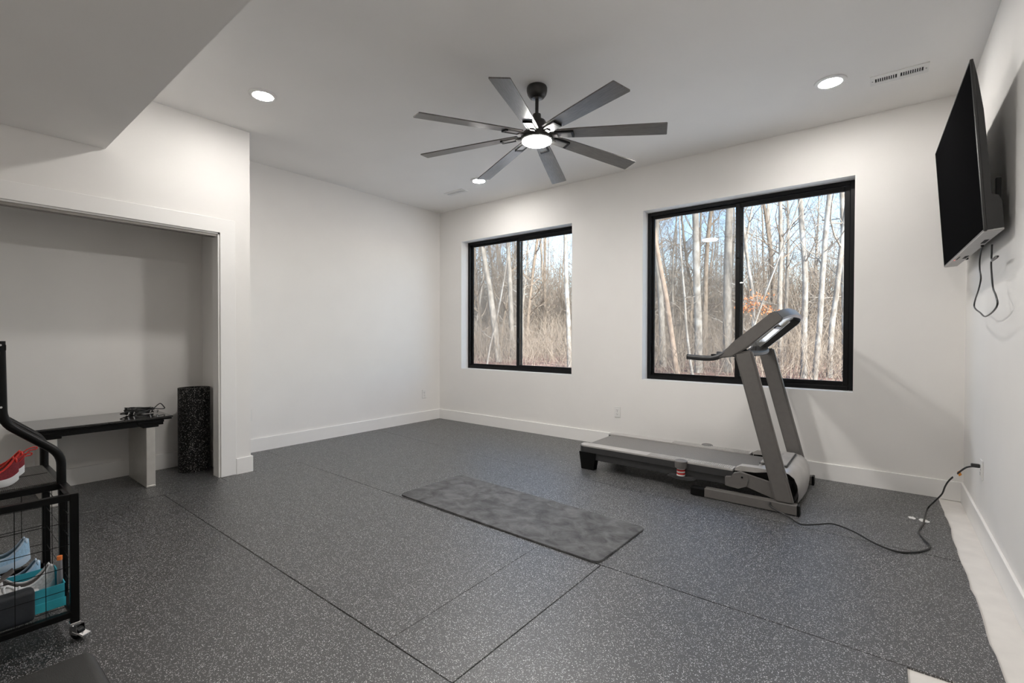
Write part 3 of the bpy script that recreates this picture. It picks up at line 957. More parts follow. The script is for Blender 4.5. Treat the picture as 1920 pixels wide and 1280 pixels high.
# ------------------------------------------------------------------ television, mount and loose cable
TVW, TVH = 1.43, 0.815
yw, tl = -0.019, 0.068
e = Vector((math.sin(yw), math.cos(yw), 0)); n0 = Vector((-math.cos(yw), math.sin(yw), 0))
u = Vector((0, 0, 1)) * math.cos(tl) + n0 * math.sin(tl)
nn = n0 * math.cos(tl) - Vector((0, 0, 1)) * math.sin(tl)
tv = thing('television', 'large black flat television tilted down from the right wall', 'television')
TVM = Matrix(((e.x, -nn.x, u.x, 0.325), (e.y, -nn.y, u.y, 3.795), (e.z, -nn.z, u.z, 2.079), (0, 0, 0, 1)))
tv.matrix_world = TVM
TV_BLACK = mat('television black plastic', (0.016, 0.016, 0.016), 0.3, var=0.1)
TV_SCREEN = mat('television dark screen', (0.006, 0.006, 0.0065), 0.5, var=0.05, spec=0.01)
TV_SCREEN.node_tree.nodes['Principled BSDF'].inputs['IOR'].default_value = 1.04
TV_UNDER = mat('television underside reflected grey', (0.42, 0.41, 0.40), 0.35, var=0.05)  # wall reflection on the black underside, put into the base colour
hw, hh = TVW / 2, TVH / 2
MB().box((-hw + 0.007, 0.0016, -hh + 0.010), (hw - 0.007, 0.006, hh - 0.007)).build('screen', TV_SCREEN, tv)
mb = MB()
ring(mb, -hw, hw, -hh, hh, 0.008, 0.0, 0.013, wb=0.012)
mb.build('bezel', TV_BLACK, tv)
mb = MB()
mb.prism([(0.008, -hh + 0.005), (0.034, -hh + 0.005), (0.038, -hh + 0.30), (0.034, hh - 0.25), (0.022, hh - 0.08), (0.014, hh - 0.012), (0.008, hh - 0.006)], -hw + 0.006, hw - 0.006, lambda a, b, c: (c, a, b))
mb.build('back_cover', TV_BLACK, tv)
mb = MB()
mb.prism([(0.030, -hh + 0.006), (0.070, -hh + 0.008), (0.070, -hh + 0.13), (0.060, -hh + 0.160), (0.030, -hh + 0.175)], -hw + 0.012, hw - 0.05, lambda a, b, c: (c, a, b))
lo = mb.build('electronics_bulge', TV_BLACK, tv)
und = MB().bbox((-hw + 0.006, 0.001, -hh - 0.003), (hw - 0.006, 0.069, -hh + 0.006), 0.002, 1).build('underside', TV_UNDER, tv)
for xx in (-0.38, 0.22):
    MB().bbox((xx - 0.06, 0.042, -hh - 0.0045), (xx + 0.06, 0.060, -hh - 0.002), 0.001, 1).build('speaker_grille', DARK, und)
MB().bbox((0.16, 0.016, -hh - 0.0045), (0.30, 0.022, -hh - 0.002), 0.001, 1).build('control_slot', DARK, und)
MB().lathe([(0.003, 0), (0.003, 0.0016)], 10, c=(0.325, 0.012, -hh - 0.0045)).build('standby_light', emit_mat('red standby light', (1.0, 0.05, 0.03), 3.0), und)

mt = thing('television_mount', 'black steel bracket holding the television to the right wall', 'wall mount', (XR, 3.70, 1.86))
B = binder(mt)
B(MB().bbox((XR - 0.018, 3.45, 1.74), (XR, 4.10, 1.90), 0.003), 'wall_plate', STEELB)
for y in (3.15, 4.20):
    B(MB().bbox((0.413, y, 1.68), (0.432, y + 0.026, 1.93), 0.003), 'mount_rail', STEELB)
B(MB().bbox((0.418, 3.16, 1.80), (0.432, 4.215, 1.83), 0.003), 'cross_bar', STEELB)
B(MB().bbox((0.430, 3.66, 1.78), (XR - 0.016, 3.74, 1.85), 0.003), 'mount_arm', STEELB)

cab = thing('loose_cable', 'thin black cable looping down below the television', 'cable', (0.42, 3.4, 1.66))
B = binder(cab)
P = lambda px, py: at(px, py, 0, 0.418)
pts = [P(1842, 462), P(1839, 474), P(1837, 488), P(1837, 505), P(1839, 522), P(1835, 542), P(1829, 560), P(1826.5, 573), P(1830, 580), P(1838, 586), P(1846, 593), P(1856, 589), P(1866, 579), P(1870.5, 568), P(1867, 553), P(1862, 540), P(1859.5, 515),
       P(1858.5, 492), P(1862, 488), P(1869, 483), P(1871, 480), P(1866, 481), P(1861, 487), P(1859, 484), P(1859.5, 474), P(1860, 458)]
B(MB().tube(smooth_path(pts, 6), 0.0038, 7), 'wire', CORDM, smooth=60)
B(MB().tube([P(1842, 462) + Vector((0, 0, 0.0)), P(1842.5, 455)], 0.007, 8), 'connector', CORDM)

# ------------------------------------------------------------------ low bench in the closet, coil of cord on it, rubber roll
GLOSS = mat('glossy black bench top', (0.022, 0.021, 0.020), 0.09, var=0.1, coat=0.5)
PEWTER = mat('pewter painted metal leg', (0.52, 0.50, 0.465), 0.32, metal=0.3, var=0.05)
bn = thing('low_bench', 'low bench with glossy black top and pewter slab legs in the closet', 'bench', (-4.69, 0.87, 0))
B = binder(bn)
bx0, bx1, by0, by1 = -4.945, -4.430, 0.445, 1.275
B(MB().bbox((bx0, by0, 0.528), (bx1, by1, 0.543), 0.005, 2), 'top', GLOSS)
B(MB().bbox((bx0 + 0.006, by0 + 0.006, 0.516), (bx1 - 0.006, by1 - 0.006, 0.527), 0.003, 1), 'top_edge', STEELB)
B(MB().box((bx0 + 0.02, by0 + 0.03, 0.478), (bx1 - 0.022, by1 - 0.06, 0.517)), 'apron', STEELB)
for s in (0, 1):
    ya, yb = (1.105, 1.163) if s else (0.550, 0.608)
    for k, (g, z0, z1) in enumerate(((0.055, 0.498, 0.5165), (0.040, 0.482, 0.500), (0.022, 0.464, 0.484))):
        B(MB().bbox((bx0 + 0.014 - 0.004 * k, ya - g, z0), (bx1 - 0.010 - 0.004 * k, yb + g, z1), 0.003, 1), 'moulding', STEELB)
    lg = B(MB().bbox((bx0 + 0.015, ya, 0.002), (bx1 - 0.022, yb, 0.470), 0.004, 2), 'slab_leg', PEWTER)
    B(MB().bbox((bx0 + 0.013, ya - 0.001, 0.0), (bx1 - 0.020, yb + 0.001, 0.016), 0.003, 1), 'leg_foot', PEWTER, lg)

coil = thing('cord_bundle', 'tangled black cord bundle with chrome ends on the low bench', 'cord', (-4.70, 1.12, 0.543))
rng = random.Random(3)
mb = MB()
for k in range(13):
    pts = []
    ph = rng.uniform(0, 6.28); tiltv = rng.uniform(-0.5, 0.5)
    for j in range(15):
        a = 2 * PI * j / 14 + ph
        rr = 1 + 0.10 * math.sin(3 * a + k)
        pts.append((0.035 * rr * math.sin(a) + rng.uniform(-.006, .006), 0.085 * rr * math.cos(a) + rng.uniform(-.006, .006), 0.010 + k * 0.0032 + tiltv * 0.034 * math.sin(a + ph) + rng.uniform(-.004, .006)))
    pts = [(x, y, max(0.0045, z)) for x, y, z in pts]
    mb.tube(smooth_path(pts, 2), 0.0042, 6)
mb.build('coils', CORDM, coil, smooth=60)
MB().tube(smooth_path([(0, 0.04, 0.03), (0.01, 0.09, 0.035), (0.0, 0.125, 0.062), (0.0, 0.145, 0.070), (0.0, 0.165, 0.045), (0, 0.172, 0.028), (0, 0.150, 0.026), (0, 0.11, 0.032), (0, 0.08, 0.022)], 5), 0.004, 7).build('loose_loop', CORDM, coil, smooth=60)
MB().tube(smooth_path([(0.03, -0.05, 0.03), (0.035, -0.10, 0.028), (0.03, -0.125, 0.020), (0.02, -0.10, 0.014), (0.03, -0.05, 0.010)], 5), 0.004, 7).build('loose_loop', CORDM, coil, smooth=60)
for (x, y) in ((0.05, 0.105), (0.055, 0.06), (0.05, -0.045), (0.052, -0.08)):
    MB().tube([(x, y, 0.006), (x + 0.004, y + 0.006, 0.03)], 0.006, 10).build('metal_end', CHROME, coil, smooth=60)

roll = thing('rubber_roll', 'upright roll of black flecked rubber standing in the closet corner', 'rubber roll', (-4.745, 1.525, 0))
inner, outer = [], []
turns, r0, r1 = 4.3, 0.062, 0.127
npt = 150
for i in range(npt + 1):
    t = i / npt
    a = -2.2 + 2 * PI * turns * t
    r = r0 + (r1 - r0) * t
    outer.append((r * math.cos(a), r * math.sin(a)))
    inner.append(((r - 0.0092) * math.cos(a), (r - 0.0092) * math.sin(a)))
vs_, fs_ = [], []
for (ox, oy), (ix, iy) in zip(outer, inner):
    vs_ += [(ox, oy, 0), (ox, oy, 0.722), (ix, iy, 0.722), (ix, iy, 0)]
for i in range(npt):
    for k in range(4):
        l = (k + 1) % 4
        fs_.append((i * 4 + k, i * 4 + l, (i + 1) * 4 + l, (i + 1) * 4 + k))
fs_ += [(0, 1, 2, 3), tuple(npt * 4 + k for k in (3, 2, 1, 0))]
MB().add(vs_, fs_).build('rolled_sheet', RUBBER2, roll, smooth=40)

# ------------------------------------------------------------------ rolling storage rack with shoes
rack = thing('storage_rack', 'black steel rolling rack with a wire basket full of shoes', 'storage rack', (-2.78, 0.0, 0))
B = binder(rack)
AX, BX, CX, EY, WY = -2.465, -2.680, -3.095, 0.381, -0.42
PW = 0.0135
def post(x, y, z0, z1, name='post', par=None):
    return B(MB().bbox((x - PW, y - PW, z0), (x + PW, y + PW, z1), 0.003, 2), name, STEELB, par)
def bar(p, q, w=0.012, name='rail', par=None):
    lo = [min(a, b) - w for a, b in zip(p, q)]; hi = [max(a, b) + w for a, b in zip(p, q)]
    return B(MB().bbox(lo, hi, 0.002, 1), name, STEELB, par)
for y in (EY, WY):
    post(AX, y, 0.062, 0.566)
    post(BX, y, 0.09, 0.545)
    post(CX, y, 0.062, 0.545)
    for z in (0.553,):
        bar((CX, y, z), (AX, y, z), 0.0125)
    bar((CX, y, 0.098), (AX, y, 0.098), 0.0125)
for x in (AX, CX):
    bar((x, WY, 0.098), (x, EY, 0.098))
for x in (AX, BX, CX):
    bar((x, WY, 0.553), (x, EY, 0.553), 0.0125)
SHELF = mesh_shelf_mat('expanded metal shelf', (0.075, 0.070, 0.064), 62)
sh = B(MB().bbox((CX + 0.01, WY + 0.01, 0.5655), (BX - 0.012, EY - 0.012, 0.5715), 0.001, 1), 'mesh_shelf', SHELF)
bar(((CX + BX) / 2, WY + 0.02, 0.5722), ((CX + BX) / 2, EY - 0.02, 0.5722), 0.0016, 'shelf_crease', sh)
# side frames: up, slanting back over the shelf, up again
def fillet(pts, r, n=6):
    P = [Vector(p) for p in pts]
    out = [P[0]]
    for a, p, b in zip(P, P[1:], P[2:]):
        d1, d2 = (a - p).normalized(), (b - p).normalized()
        s_, e_ = p + d1 * r, p + d2 * r
        for k in range(n + 1):
            t = k / n
            out.append(s_ * (1 - t) ** 2 + p * 2 * t * (1 - t) + e_ * t * t)
    return out + [P[-1]]
def frame_path(x, y0, s):
    return fillet([(x, y0, 0.555), (x, y0, 0.686), (x, y0 - s * 0.166, 0.840), (x, y0 - s * 0.170, 1.155)], 0.045)
for x in (BX, CX):
    fr = []
    for y0, s in ((EY - 0.004, 1), (WY + 0.004, -1)):
        B(MB().tube(frame_path(x, y0, s), 0.0155, 12), 'frame_tube', STEELB, smooth=45)
    bar((x, WY + 0.17, 1.13), (x, EY - 0.17, 1.13), 0.012, 'top_rail')
B(MB().bbox((CX - 0.01, WY + 0.175, 1.142), (BX + 0.01, EY - 0.178, 1.154), 0.003), 'top_shelf', STEELB)
for z in (0.90, 1.14):
    B(MB().lathe([(0.005, 0), (0.004, 0.003)], 10, M=Matrix.Rotation(PI / 2, 4, 'Y'), c=(BX + 0.0145, EY - 0.174, z)), 'bolt', CHROME)
# wire panels: front, back, right end, left end and bottom
wr = 0.0013
def wire_panel(name, org, du, nu, dv, nv):
    mb = MB()
    org, du, dv = Vector(org), Vector(du), Vector(dv)
    for i in range(1, nu):
        a = org + du * (i / nu)
        mb.tube([a, a + dv], wr, 6)
    for j in range(1, nv):
        a = org + dv * (j / nv)
        mb.tube([a, a + du], wr, 6)
    return B(mb, name, STEELB)
wire_panel('wire_panel', (AX + 0.004, WY, 0.11), (0, EY - WY, 0), 10, (0, 0, 0.435), 5)
wire_panel('wire_panel', (CX, WY, 0.11), (0, EY - WY, 0), 10, (0, 0, 0.435), 5)
wire_panel('wire_panel', (CX, EY, 0.11), (AX - CX, 0, 0), 4, (0, 0, 0.435), 5)
wire_panel('wire_panel', (CX, WY, 0.11), (AX - CX, 0, 0), 4, (0, 0, 0.435), 5)
wire_panel('wire_floor', (CX, WY, 0.105), (AX - CX, 0, 0), 10, (0, EY - WY, 0), 12)
for x in (AX, CX):
    for y in (EY, WY):
        ca = B(MB().bbox((x - 0.016, y - 0.016, 0.052), (x + 0.016, y + 0.016, 0.066), 0.003, 2), 'caster', CHROME)
        M = Matrix.Translation((x, y, 0)) @ Matrix.Rotation(0.5, 4, 'Z')
        mb = MB()
        mb.bbox((-0.006, -0.016, 0.018), (0.030, -0.0135, 0.056), 0.002, 1, M)
        mb.bbox((-0.006, 0.0135, 0.018), (0.030, 0.016, 0.056), 0.002, 1, M)
        B(mb, 'caster_fork', CHROME, ca)
        B(MB().lathe([(0.012, -0.012), (0.022, -0.011), (0.0235, 0.0), (0.022, 0.011), (0.012, 0.012)], 24, M=M @ Matrix.Translation((0.014, 0, 0.0235)) @ Matrix.Rotation(PI / 2, 4, 'X')), 'caster_wheel', STEELB, ca, smooth=40)
        B(MB().bbox((-0.002, -0.017, 0.030), (0.050, 0.017, 0.036), 0.003, 2, M @ Matrix.Rotation(0.25, 4, 'Y')), 'brake_lever', CHROME, ca)
    
# shoes
def make_shoe(name, label, upper_m, sole_m, lining_m, lace_m, loc, rz, rx=0.0, L=0.285, group=None, tab_m=None, laces=True):
    """toe towards -y, heel towards +y, standing on local z=0"""
    t = thing(name, label, 'shoe', loc, 0, group)
    t.rotation_euler = (rx, 0, rz)
    def hw_(s):     # half width along the length, s=0 toe, 1 heel
        return 0.050 * (max(0.0, math.sin(PI * min(1, (s * 0.96 + 0.03)) ** 0.8)) ** 0.42) * (1.0 - 0.22 * max(0, s - 0.35) / 0.65) * (1 - 0.10 * math.exp(-((s - 0.62) / 0.14) ** 2))
    # sole
    n, bm = 30, bmesh.new()
    ss = [0.5 - 0.5 * math.cos(PI * i / (n - 1)) for i in range(n)]
    prof_s = lambda s: 0.004 + 0.016 * max(0, 0.22 - s) ** 1.3 * 4 + 0.9 * max(0, s - 0.86) ** 2
    mb = MB()
    vs_, fs_ = [], []
    for s in ss:
        w = max(0.004, hw_(s))
        y = -L * (1 - s) + L * 0.0
        zb = prof_s(s) - 0.004
        zt = zb + 0.020 + 0.012 * s
        vs_ += [(-w * 0.92, y, zb), (-w * 1.06, y, zb + 0.010), (-w * 1.02, y, zt), (w * 1.02, y, zt), (w * 1.06, y, zb + 0.010), (w * 0.92, y, zb)]
    for i in range(n - 1):
        for k in range(6):
            l = (k + 1) % 6
            fs_.append((i * 6 + k, i * 6 + l, (i + 1) * 6 + l, (i + 1) * 6 + k))
    fs_ += [tuple(range(6)), tuple((n - 1) * 6 + k for k in range(5, -1, -1))]
    mb.add(vs_, fs_).build('sole', sole_m, t, smooth=50)
    # upper: closed over the toes and behind the heel, open at the collar
    na = 17
    def rim_z(s):
        u = (s - 0.50) / 0.45
        return 0.098 - 0.050 * math.sin(PI * min(1, max(0, u))) ** 0.75 + 0.010 * u
    def top(s):
        return 0.042 + 0.064 * min(1, s / 0.50) ** 1.2 if s < 0.5 else 0.103
    grid, inside = [], []
    for s in ss:
        w = max(0.003, hw_(s)) * 0.98
        y = -L * (1 - s)
        z0 = prof_s(s) + 0.016 + 0.010 * s
        row, rin = [], []
        op = 0.50 < s < 0.955
        h = max(0.010, top(s) - z0)
        for j in range(na):
            jj = min(j, na - 1 - j)
            sg = -1 if j < na // 2 else 1
            if op:
                tz = rim_z(s)
                if jj <= 4:
                    f = jj / 4
                    x, z, ins = sg * w * (1 - 0.16 * f * f), z0 + (tz - z0) * f, False
                else:
                    v = (8 - jj) / 4
                    x, z, ins = sg * w * 0.80 * v, z0 + 0.006 + (tz - z0 - 0.006) * v ** 3, True
            else:
                a = PI * j / (na - 1)
                ca_, sa_ = math.cos(a), math.sin(a)
                x = -w * math.copysign(abs(ca_) ** 0.70, ca_) * (1 - 0.10 * sa_)
                z, ins = z0 + h * sa_ ** 0.70, False
            row.append((x, y, z)); rin.append(ins)
        grid.append(row); inside.append(rin)
    up, li = MB(), MB()
    V = [p for r in grid for p in r]
    fu, fl_ = [], []
    for i in range(n - 1):
        for j in range(na - 1):
            q = (i * na + j, i * na + j + 1, (i + 1) * na + j + 1, (i + 1) * na + j)
            cnt = inside[i][j] + inside[i][j + 1] + inside[i + 1][j] + inside[i + 1][j + 1]
            (fl_ if cnt >= 1 else fu).append(q)
    ends = tuple((n - 1) * na + j for j in range(na))
    fu.append(ends); fu.append(tuple(range(na - 1, -1, -1)))
    up.add(V, fu); li.add(V, fl_)
    U = up.build('upper', upper_m, t, smooth=60)
    li.build('lining', lining_m, t, smooth=60)
    # collar rim
    i0 = [i for i in range(n) if inside[i][na // 2]]
    rim = []
    jl = next(j for j in range(na) if inside[i0[0]][j]) - 1
    jr = na - 1 - jl
    rim = [grid[i][jl] for i in i0] + [grid[i0[-1] + 1][j] for j in range(jl, jr + 1)] + [grid[i][jr] for i in i0[::-1]] + [grid[i0[0] - 1][j] for j in range(jr, jl - 1, -1)]
    MB().tube(rim, 0.0045, 6, closed=True).build('collar', sole_m if tab_m is None else tab_m, U, smooth=60)
    # tongue
    k0 = i0[0] - 1
    ty, tz = grid[k0][na // 2][1], grid[k0][na // 2][2]
    MB().bbox((-0.024, -0.035, -0.003), (0.024, 0.035, 0.004), 0.003, 2, Matrix.Translation((0, ty + 0.008, tz + 0.008)) @ Matrix.Rotation(0.55, 4, 'X')).build('tongue', lining_m, t)
    if laces:
        mb = MB()
        rng_ = random.Random(int(abs(loc[0]) * 1000))
        for i in range(5):
            idx = k0 - 1 - int(i * 1.4)
            ja, jb = jl - 0, jr + 0
            a, c, b = Vector(grid[idx][jl]), Vector(grid[idx][na // 2]), Vector(grid[idx][jr])
            mb.tube(smooth_path([a + Vector((0, 0, .002)), (a + c) / 2 + Vector((0, rng_.uniform(-.004, .004), .010)), c + Vector((0, 0, .006)), (b + c) / 2 + Vector((0, rng_.uniform(-.004, .004), .010)), b + Vector((0, 0, .002))], 3), 0.0034, 6)
        c = Vector(grid[k0][na // 2]) + Vector((0, 0, 0.008))
        for sx in (-1, 1):
            mb.tube(smooth_path([c, c + Vector((sx * 0.018, -0.010, 0.010)), c + Vector((sx * 0.034, -0.016, 0.002)), c + Vector((sx * 0.022, -0.020, -0.002)), c + Vector((0, -0.006, 0.002))], 4), 0.003, 6)
        mb.build('laces', lace_m, t, smooth=60)
    if tab_m is not None:
        hz = grid[n - 3][na // 2][2]
        MB().tube(smooth_path([(0, -0.010, hz - 0.012), (0, 0.006, hz + 0.006), (0, 0.026, hz + 0.014), (0, 0.040, hz + 0.012), (0, 0.036, hz + 0.004), (0, 0.018, hz + 0.002), (0, 0.002, hz - 0.016)], 5), 0.0022, 6).build('pull_tab', tab_m, t, smooth=60)
    return t
M_RED = mat('maroon knit', (0.20, 0.012, 0.020), 0.7, var=0.3, scale=220, bump=0.3, bscale=400)
M_REDB = mat('bright red trim', (0.62, 0.03, 0.02), 0.5)
M_WHITE = mat('white shoe foam', (0.78, 0.79, 0.80), 0.5, var=0.03)
M_BLUE = mat('pale blue knit', (0.40, 0.62, 0.82), 0.6, var=0.15, scale=180, bump=0.3, bscale=400)
M_BLUEL = mat('slate blue lining', (0.10, 0.19, 0.25), 0.7, var=0.15)
M_PALE = mat('pale blue foam', (0.55, 0.68, 0.82), 0.5)
M_GREY = mat('light grey mesh', (0.62, 0.61, 0.61), 0.65, var=0.2, scale=140, bump=0.3, bscale=300)
M_GREYL = mat('taupe lining', (0.16, 0.145, 0.14), 0.8)
M_CHAR = mat('charcoal foam', (0.022, 0.026, 0.032), 0.6, var=0.2, bump=0.3)
M_TEAL = mat('teal cardboard', (0.045, 0.42, 0.53), 0.5, var=0.10, scale=8)
M_ORNG = mat('orange pull', (0.8, 0.22, 0.05), 0.5)
SZ = 0.5725
make_shoe('sneaker', 'maroon sneaker with white sole on the rack shelf, nearer the basket edge', M_RED, M_WHITE, M_GREYL, M_REDB, (-2.775, 0.262, SZ), 0.10, tab_m=M_REDB, group='maroon pair on the shelf')
make_shoe('sneaker', 'maroon sneaker with a red heel loop on the rack shelf, farther back', M_RED, M_WHITE, M_GREYL, M_REDB, (-2.905, 0.292, SZ), 0.06, tab_m=M_REDB, group='maroon pair on the shelf')
bx = thing('shoe_box', 'teal open shoe box in the bottom of the wire basket', 'box', (-2.66, 0.19, 0.107))
mb = MB()
w_, l_, h_, th = 0.115, 0.178, 0.088, 0.003
mb.box((-w_, -l_, 0), (w_, l_, th)); mb.box((-w_, -l_, 0), (-w_ + th, l_, h_)); mb.box((w_ - th, -l_, 0), (w_, l_, h_)); mb.box((-w_, -l_, 0), (w_, -l_ + th, h_)); mb.box((-w_, l_ - th, 0), (w_, l_, h_))
mb.build('tray', M_TEAL, bx)
mb = MB().box((w_, -l_, 0.0), (w_ + 0.003, l_, 0.034))
mb.build('folded_rim', mat('pale teal board', (0.05, 0.50, 0.60), 0.45), bx)
make_shoe('sneaker', 'light grey sneaker in the wire basket, heel towards the corner post', M_GREY, M_WHITE, M_GREYL, M_GREY, (-2.705, 0.360, 0.124), 0.0, rx=0.06, group='shoes in the basket')
make_shoe('sneaker', 'grey lace-up sneaker in the wire basket behind the charcoal block', M_GREY, M_WHITE, M_GREYL, M_WHITE, (-2.600, 0.015, 0.124), PI, rx=-0.06, group='shoes in the basket')
make_shoe('sneaker', 'pale blue sneaker on top in the wire basket', M_BLUE, M_PALE, M_BLUEL, M_BLUE, (-2.815, 0.300, 0.222), 0.0, rx=0.06, group='shoes in the basket')
make_shoe('sneaker', 'pale blue sneaker lying under its twin in the wire basket', M_BLUE, M_PALE, M_BLUEL, M_BLUE, (-2.835, 0.330, 0.110), 0.0, group='shoes in the basket')
jr_ = thing('rope_handle', 'grey handle with an orange tip standing by the basket corner post', 'handle', (-2.588, 0.3585, 0.112))
MB().tube([(0, 0, 0), (-0.002, -0.001, 0.09), (-0.004, -0.001, 0.165)], [0.009, 0.009, 0.008], 12).build('grip', mat('brushed grey grip', (0.30, 0.30, 0.31), 0.3, metal=0.6), jr_, smooth=50)
MB().tube([(-0.004, -0.001, 0.164), (-0.004, -0.001, 0.180)], 0.0086, 12).build('tip', M_ORNG, jr_, smooth=50)
fb = MB().bbox((-2.538, -0.02, 0.107), (-2.482, 0.276, 0.228), 0.016, 4).build('foam_block', M_CHAR, smooth=40)
tag(fb, 'charcoal foam block with rounded edges standing in the wire basket', 'foam block')

# ------------------------------------------------------------------ padded bench at the lower left
wb = thing('padded_bench', 'black leatherette bench pad at the lower left corner', 'bench', (-1.37, -0.3, 0))
B = binder(wb)
VINYL = mat('black leatherette', (0.016, 0.016, 0.016), 0.42, var=0.12, scale=12, bump=0.15, bscale=400)
pad = B(MB().bbox((-1.514, -0.86, 0.365), (-1.235, 0.266, 0.420), 0.024, 5), 'pad', VINYL, smooth=60)
B(MB().tube([(p[0], p[1], 0.386) for p in [(x - 1.3745, y - 0.297) for x, y in rounded([(-0.141, -0.565), (0.141, -0.565), (0.141, 0.565), (-0.141, 0.565)], 0.03)]], 0.0035, 6, closed=True), 'piping', STEELB, pad)
B(MB().box((-1.49, -0.83, 0.353), (-1.26, 0.24, 0.366)), 'pad_board', STEELB)
B(MB().bbox((-1.40, -0.80, 0.30), (-1.345, 0.20, 0.353), 0.004), 'spine_tube', STEELB)
for y in (-0.70, 0.10):
    B(MB().bbox((-1.395, y - 0.025, 0.04), (-1.35, y + 0.025, 0.305), 0.004), 'leg', STEELB)
    B(MB().bbox((-1.60, y - 0.025, 0.0), (-1.15, y + 0.025, 0.042), 0.005), 'foot_tube', STEELB)

# ================================================================== WOODS OUTSIDE
GZ = -0.22
def ground_z(x, y):
    d = max(0.0, y - 22)
    return GZ + 0.00042 * d * d + 0.10 * math.sin(x * 0.23 + 1.3) * math.sin(y * 0.19) * min(1, max(0, y - 8) / 8)
m_, nt, b_ = newmat('leaf litter ground')
L = nt.links
tc = nd(nt, 'ShaderNodeTexCoord')
vo = nd(nt, 'ShaderNodeTexVoronoi'); vo.inputs['Scale'].default_value = 9.0
L.new(tc.outputs['Object'], vo.inputs['Vector'])
n1 = nd(nt, 'ShaderNodeTexNoise'); n1.inputs['Scale'].default_value = 0.5; n1.inputs['Detail'].default_value = 8
L.new(tc.outputs['Object'], n1.inputs['Vector'])
mxn = nd(nt, 'ShaderNodeMath', operation='MULTIPLY_ADD')
sepc = nd(nt, 'ShaderNodeSeparateColor')
L.new(vo.outputs['Color'], sepc.inputs[0])
L.new(sepc.outputs[0], mxn.inputs[0]); mxn.inputs[1].default_value = 0.45
L.new(n1.outputs['Fac'], mxn.inputs[2])
cr = nd(nt, 'ShaderNodeValToRGB')
cr.color_ramp.elements[0].position, cr.color_ramp.elements[1].position = 0.40, 1.0
cr.color_ramp.elements[0].color, cr.color_ramp.elements[1].color = (0.095, 0.047, 0.032, 1), (0.42, 0.28, 0.22, 1)
ee = cr.color_ramp.elements.new(0.70); ee.color = (0.235, 0.120, 0.085, 1)
L.new(mxn.outputs[0], cr.inputs[0])
L.new(cr.outputs[0], b_.inputs['Base Color'])
b_.inputs['Roughness'].default_value = 0.95
LITTER = m_
vs_, fs_ = [], []
NX, NY = 70, 70
for j in range(NY + 1):
    for i in range(NX + 1):
        x = -95 + 150 * i / NX
        y = YO + 0.0 + (125 - YO) * (j / NY) ** 1.5
        vs_.append((x, y, ground_z(x, y)))
for j in range(NY):
    for i in range(NX):
        a = j * (NX + 1) + i
        fs_.append((a, a + 1, a + NX + 2, a + NX + 1))
gr = MB().add(vs_, fs_).build('ground', LITTER, smooth=180)
struct(gr)
# unseen pale slab outside, added to bounce daylight into the room
struct(MB().box((-14.0, YO, GZ - 0.25), (7.5, 12.6, GZ + 0.12)).build('bounce_slab', mat('pale concrete', (0.70, 0.685, 0.66), 0.85, var=0.06, scale=4, bump=0.2)))

BARK_GREY = bark_mat('grey tan bark', (0.175, 0.154, 0.132), (0.385, 0.348, 0.304), 7)
BARK_PALE = bark_mat('pale bark', (0.186, 0.164, 0.140), (0.372, 0.341, 0.304), 8, patch=0.35, patch_col=(0.409, 0.391, 0.360))
BARK_TAN = bark_mat('stripped tan wood', (0.260, 0.186, 0.136), (0.422, 0.329, 0.260), 9)
BARK_BROWN = bark_mat('brown twig bark', (0.155, 0.118, 0.087), (0.330, 0.267, 0.210), 10)
TWIG = bark_mat('fine twigs', (0.190, 0.148, 0.112), (0.420, 0.350, 0.280), 5)
LEAF_OR = mat('dry orange leaves', (0.45, 0.16, 0.055), 0.8, var=0.35, scale=30)

def branch(mb, p, d, length, r, depth, rng, segs=4, sides=5, wob=0.22, rise=0.10, kids=3):
    pts, rad = [p.copy()], [r]
    q, dd = p.copy(), d.normalized()
    for i in range(segs):
        dd = (dd + Vector((rng.gauss(0, wob), rng.gauss(0, wob), rng.gauss(0, wob) + rise))).normalized()
        q = q + dd * (length / segs)
        pts.append(q.copy()); rad.append(r * (1 - 0.80 * (i + 1) / segs))
    mb.tube(pts, rad, sides, cap=False)
    if depth > 0:
        for k in range(kids):
            t = rng.uniform(0.25, 0.98)
            i = min(segs - 1, int(t * segs))
            f = t * segs - i
            o = pts[i].lerp(pts[i + 1], f)
            ax = (pts[i + 1] - pts[i]).normalized()
            side = Vector((rng.gauss(0, 1), rng.gauss(0, 1), rng.gauss(0, 0.6)))
            side = (side - ax * side.dot(ax)).normalized()
            nd_ = (ax * rng.uniform(0.5, 1.0) + side * rng.uniform(0.6, 1.1)).normalized()
            branch(mb, o, nd_, length * rng.uniform(0.40, 0.68), max(0.004, rad[i] * rng.uniform(0.40, 0.6)), depth - 1, rng, max(3, segs - 1), 3 if depth < 3 else 4, wob * 1.15, rise, kids)

def crown(mb, path, rad, rng, n, z0, z1, l0, l1, depth, kids=3):
    for k in range(n):
        t = rng.uniform(z0, z1)
        i = min(len(path) - 2, int(t * (len(path) - 1)))
        f = t * (len(path) - 1) - i
        o = path[i].lerp(path[i + 1], f)
        a = rng.uniform(0, 2 * PI)
        d = Vector((math.cos(a), math.sin(a), rng.uniform(0.25, 1.1)))
        branch(mb, o, d, rng.uniform(l0, l1) * (1.15 - 0.5 * t), max(0.012, rad[i] * rng.uniform(0.25, 0.5)), depth, rng, 5, 5, kids=kids)

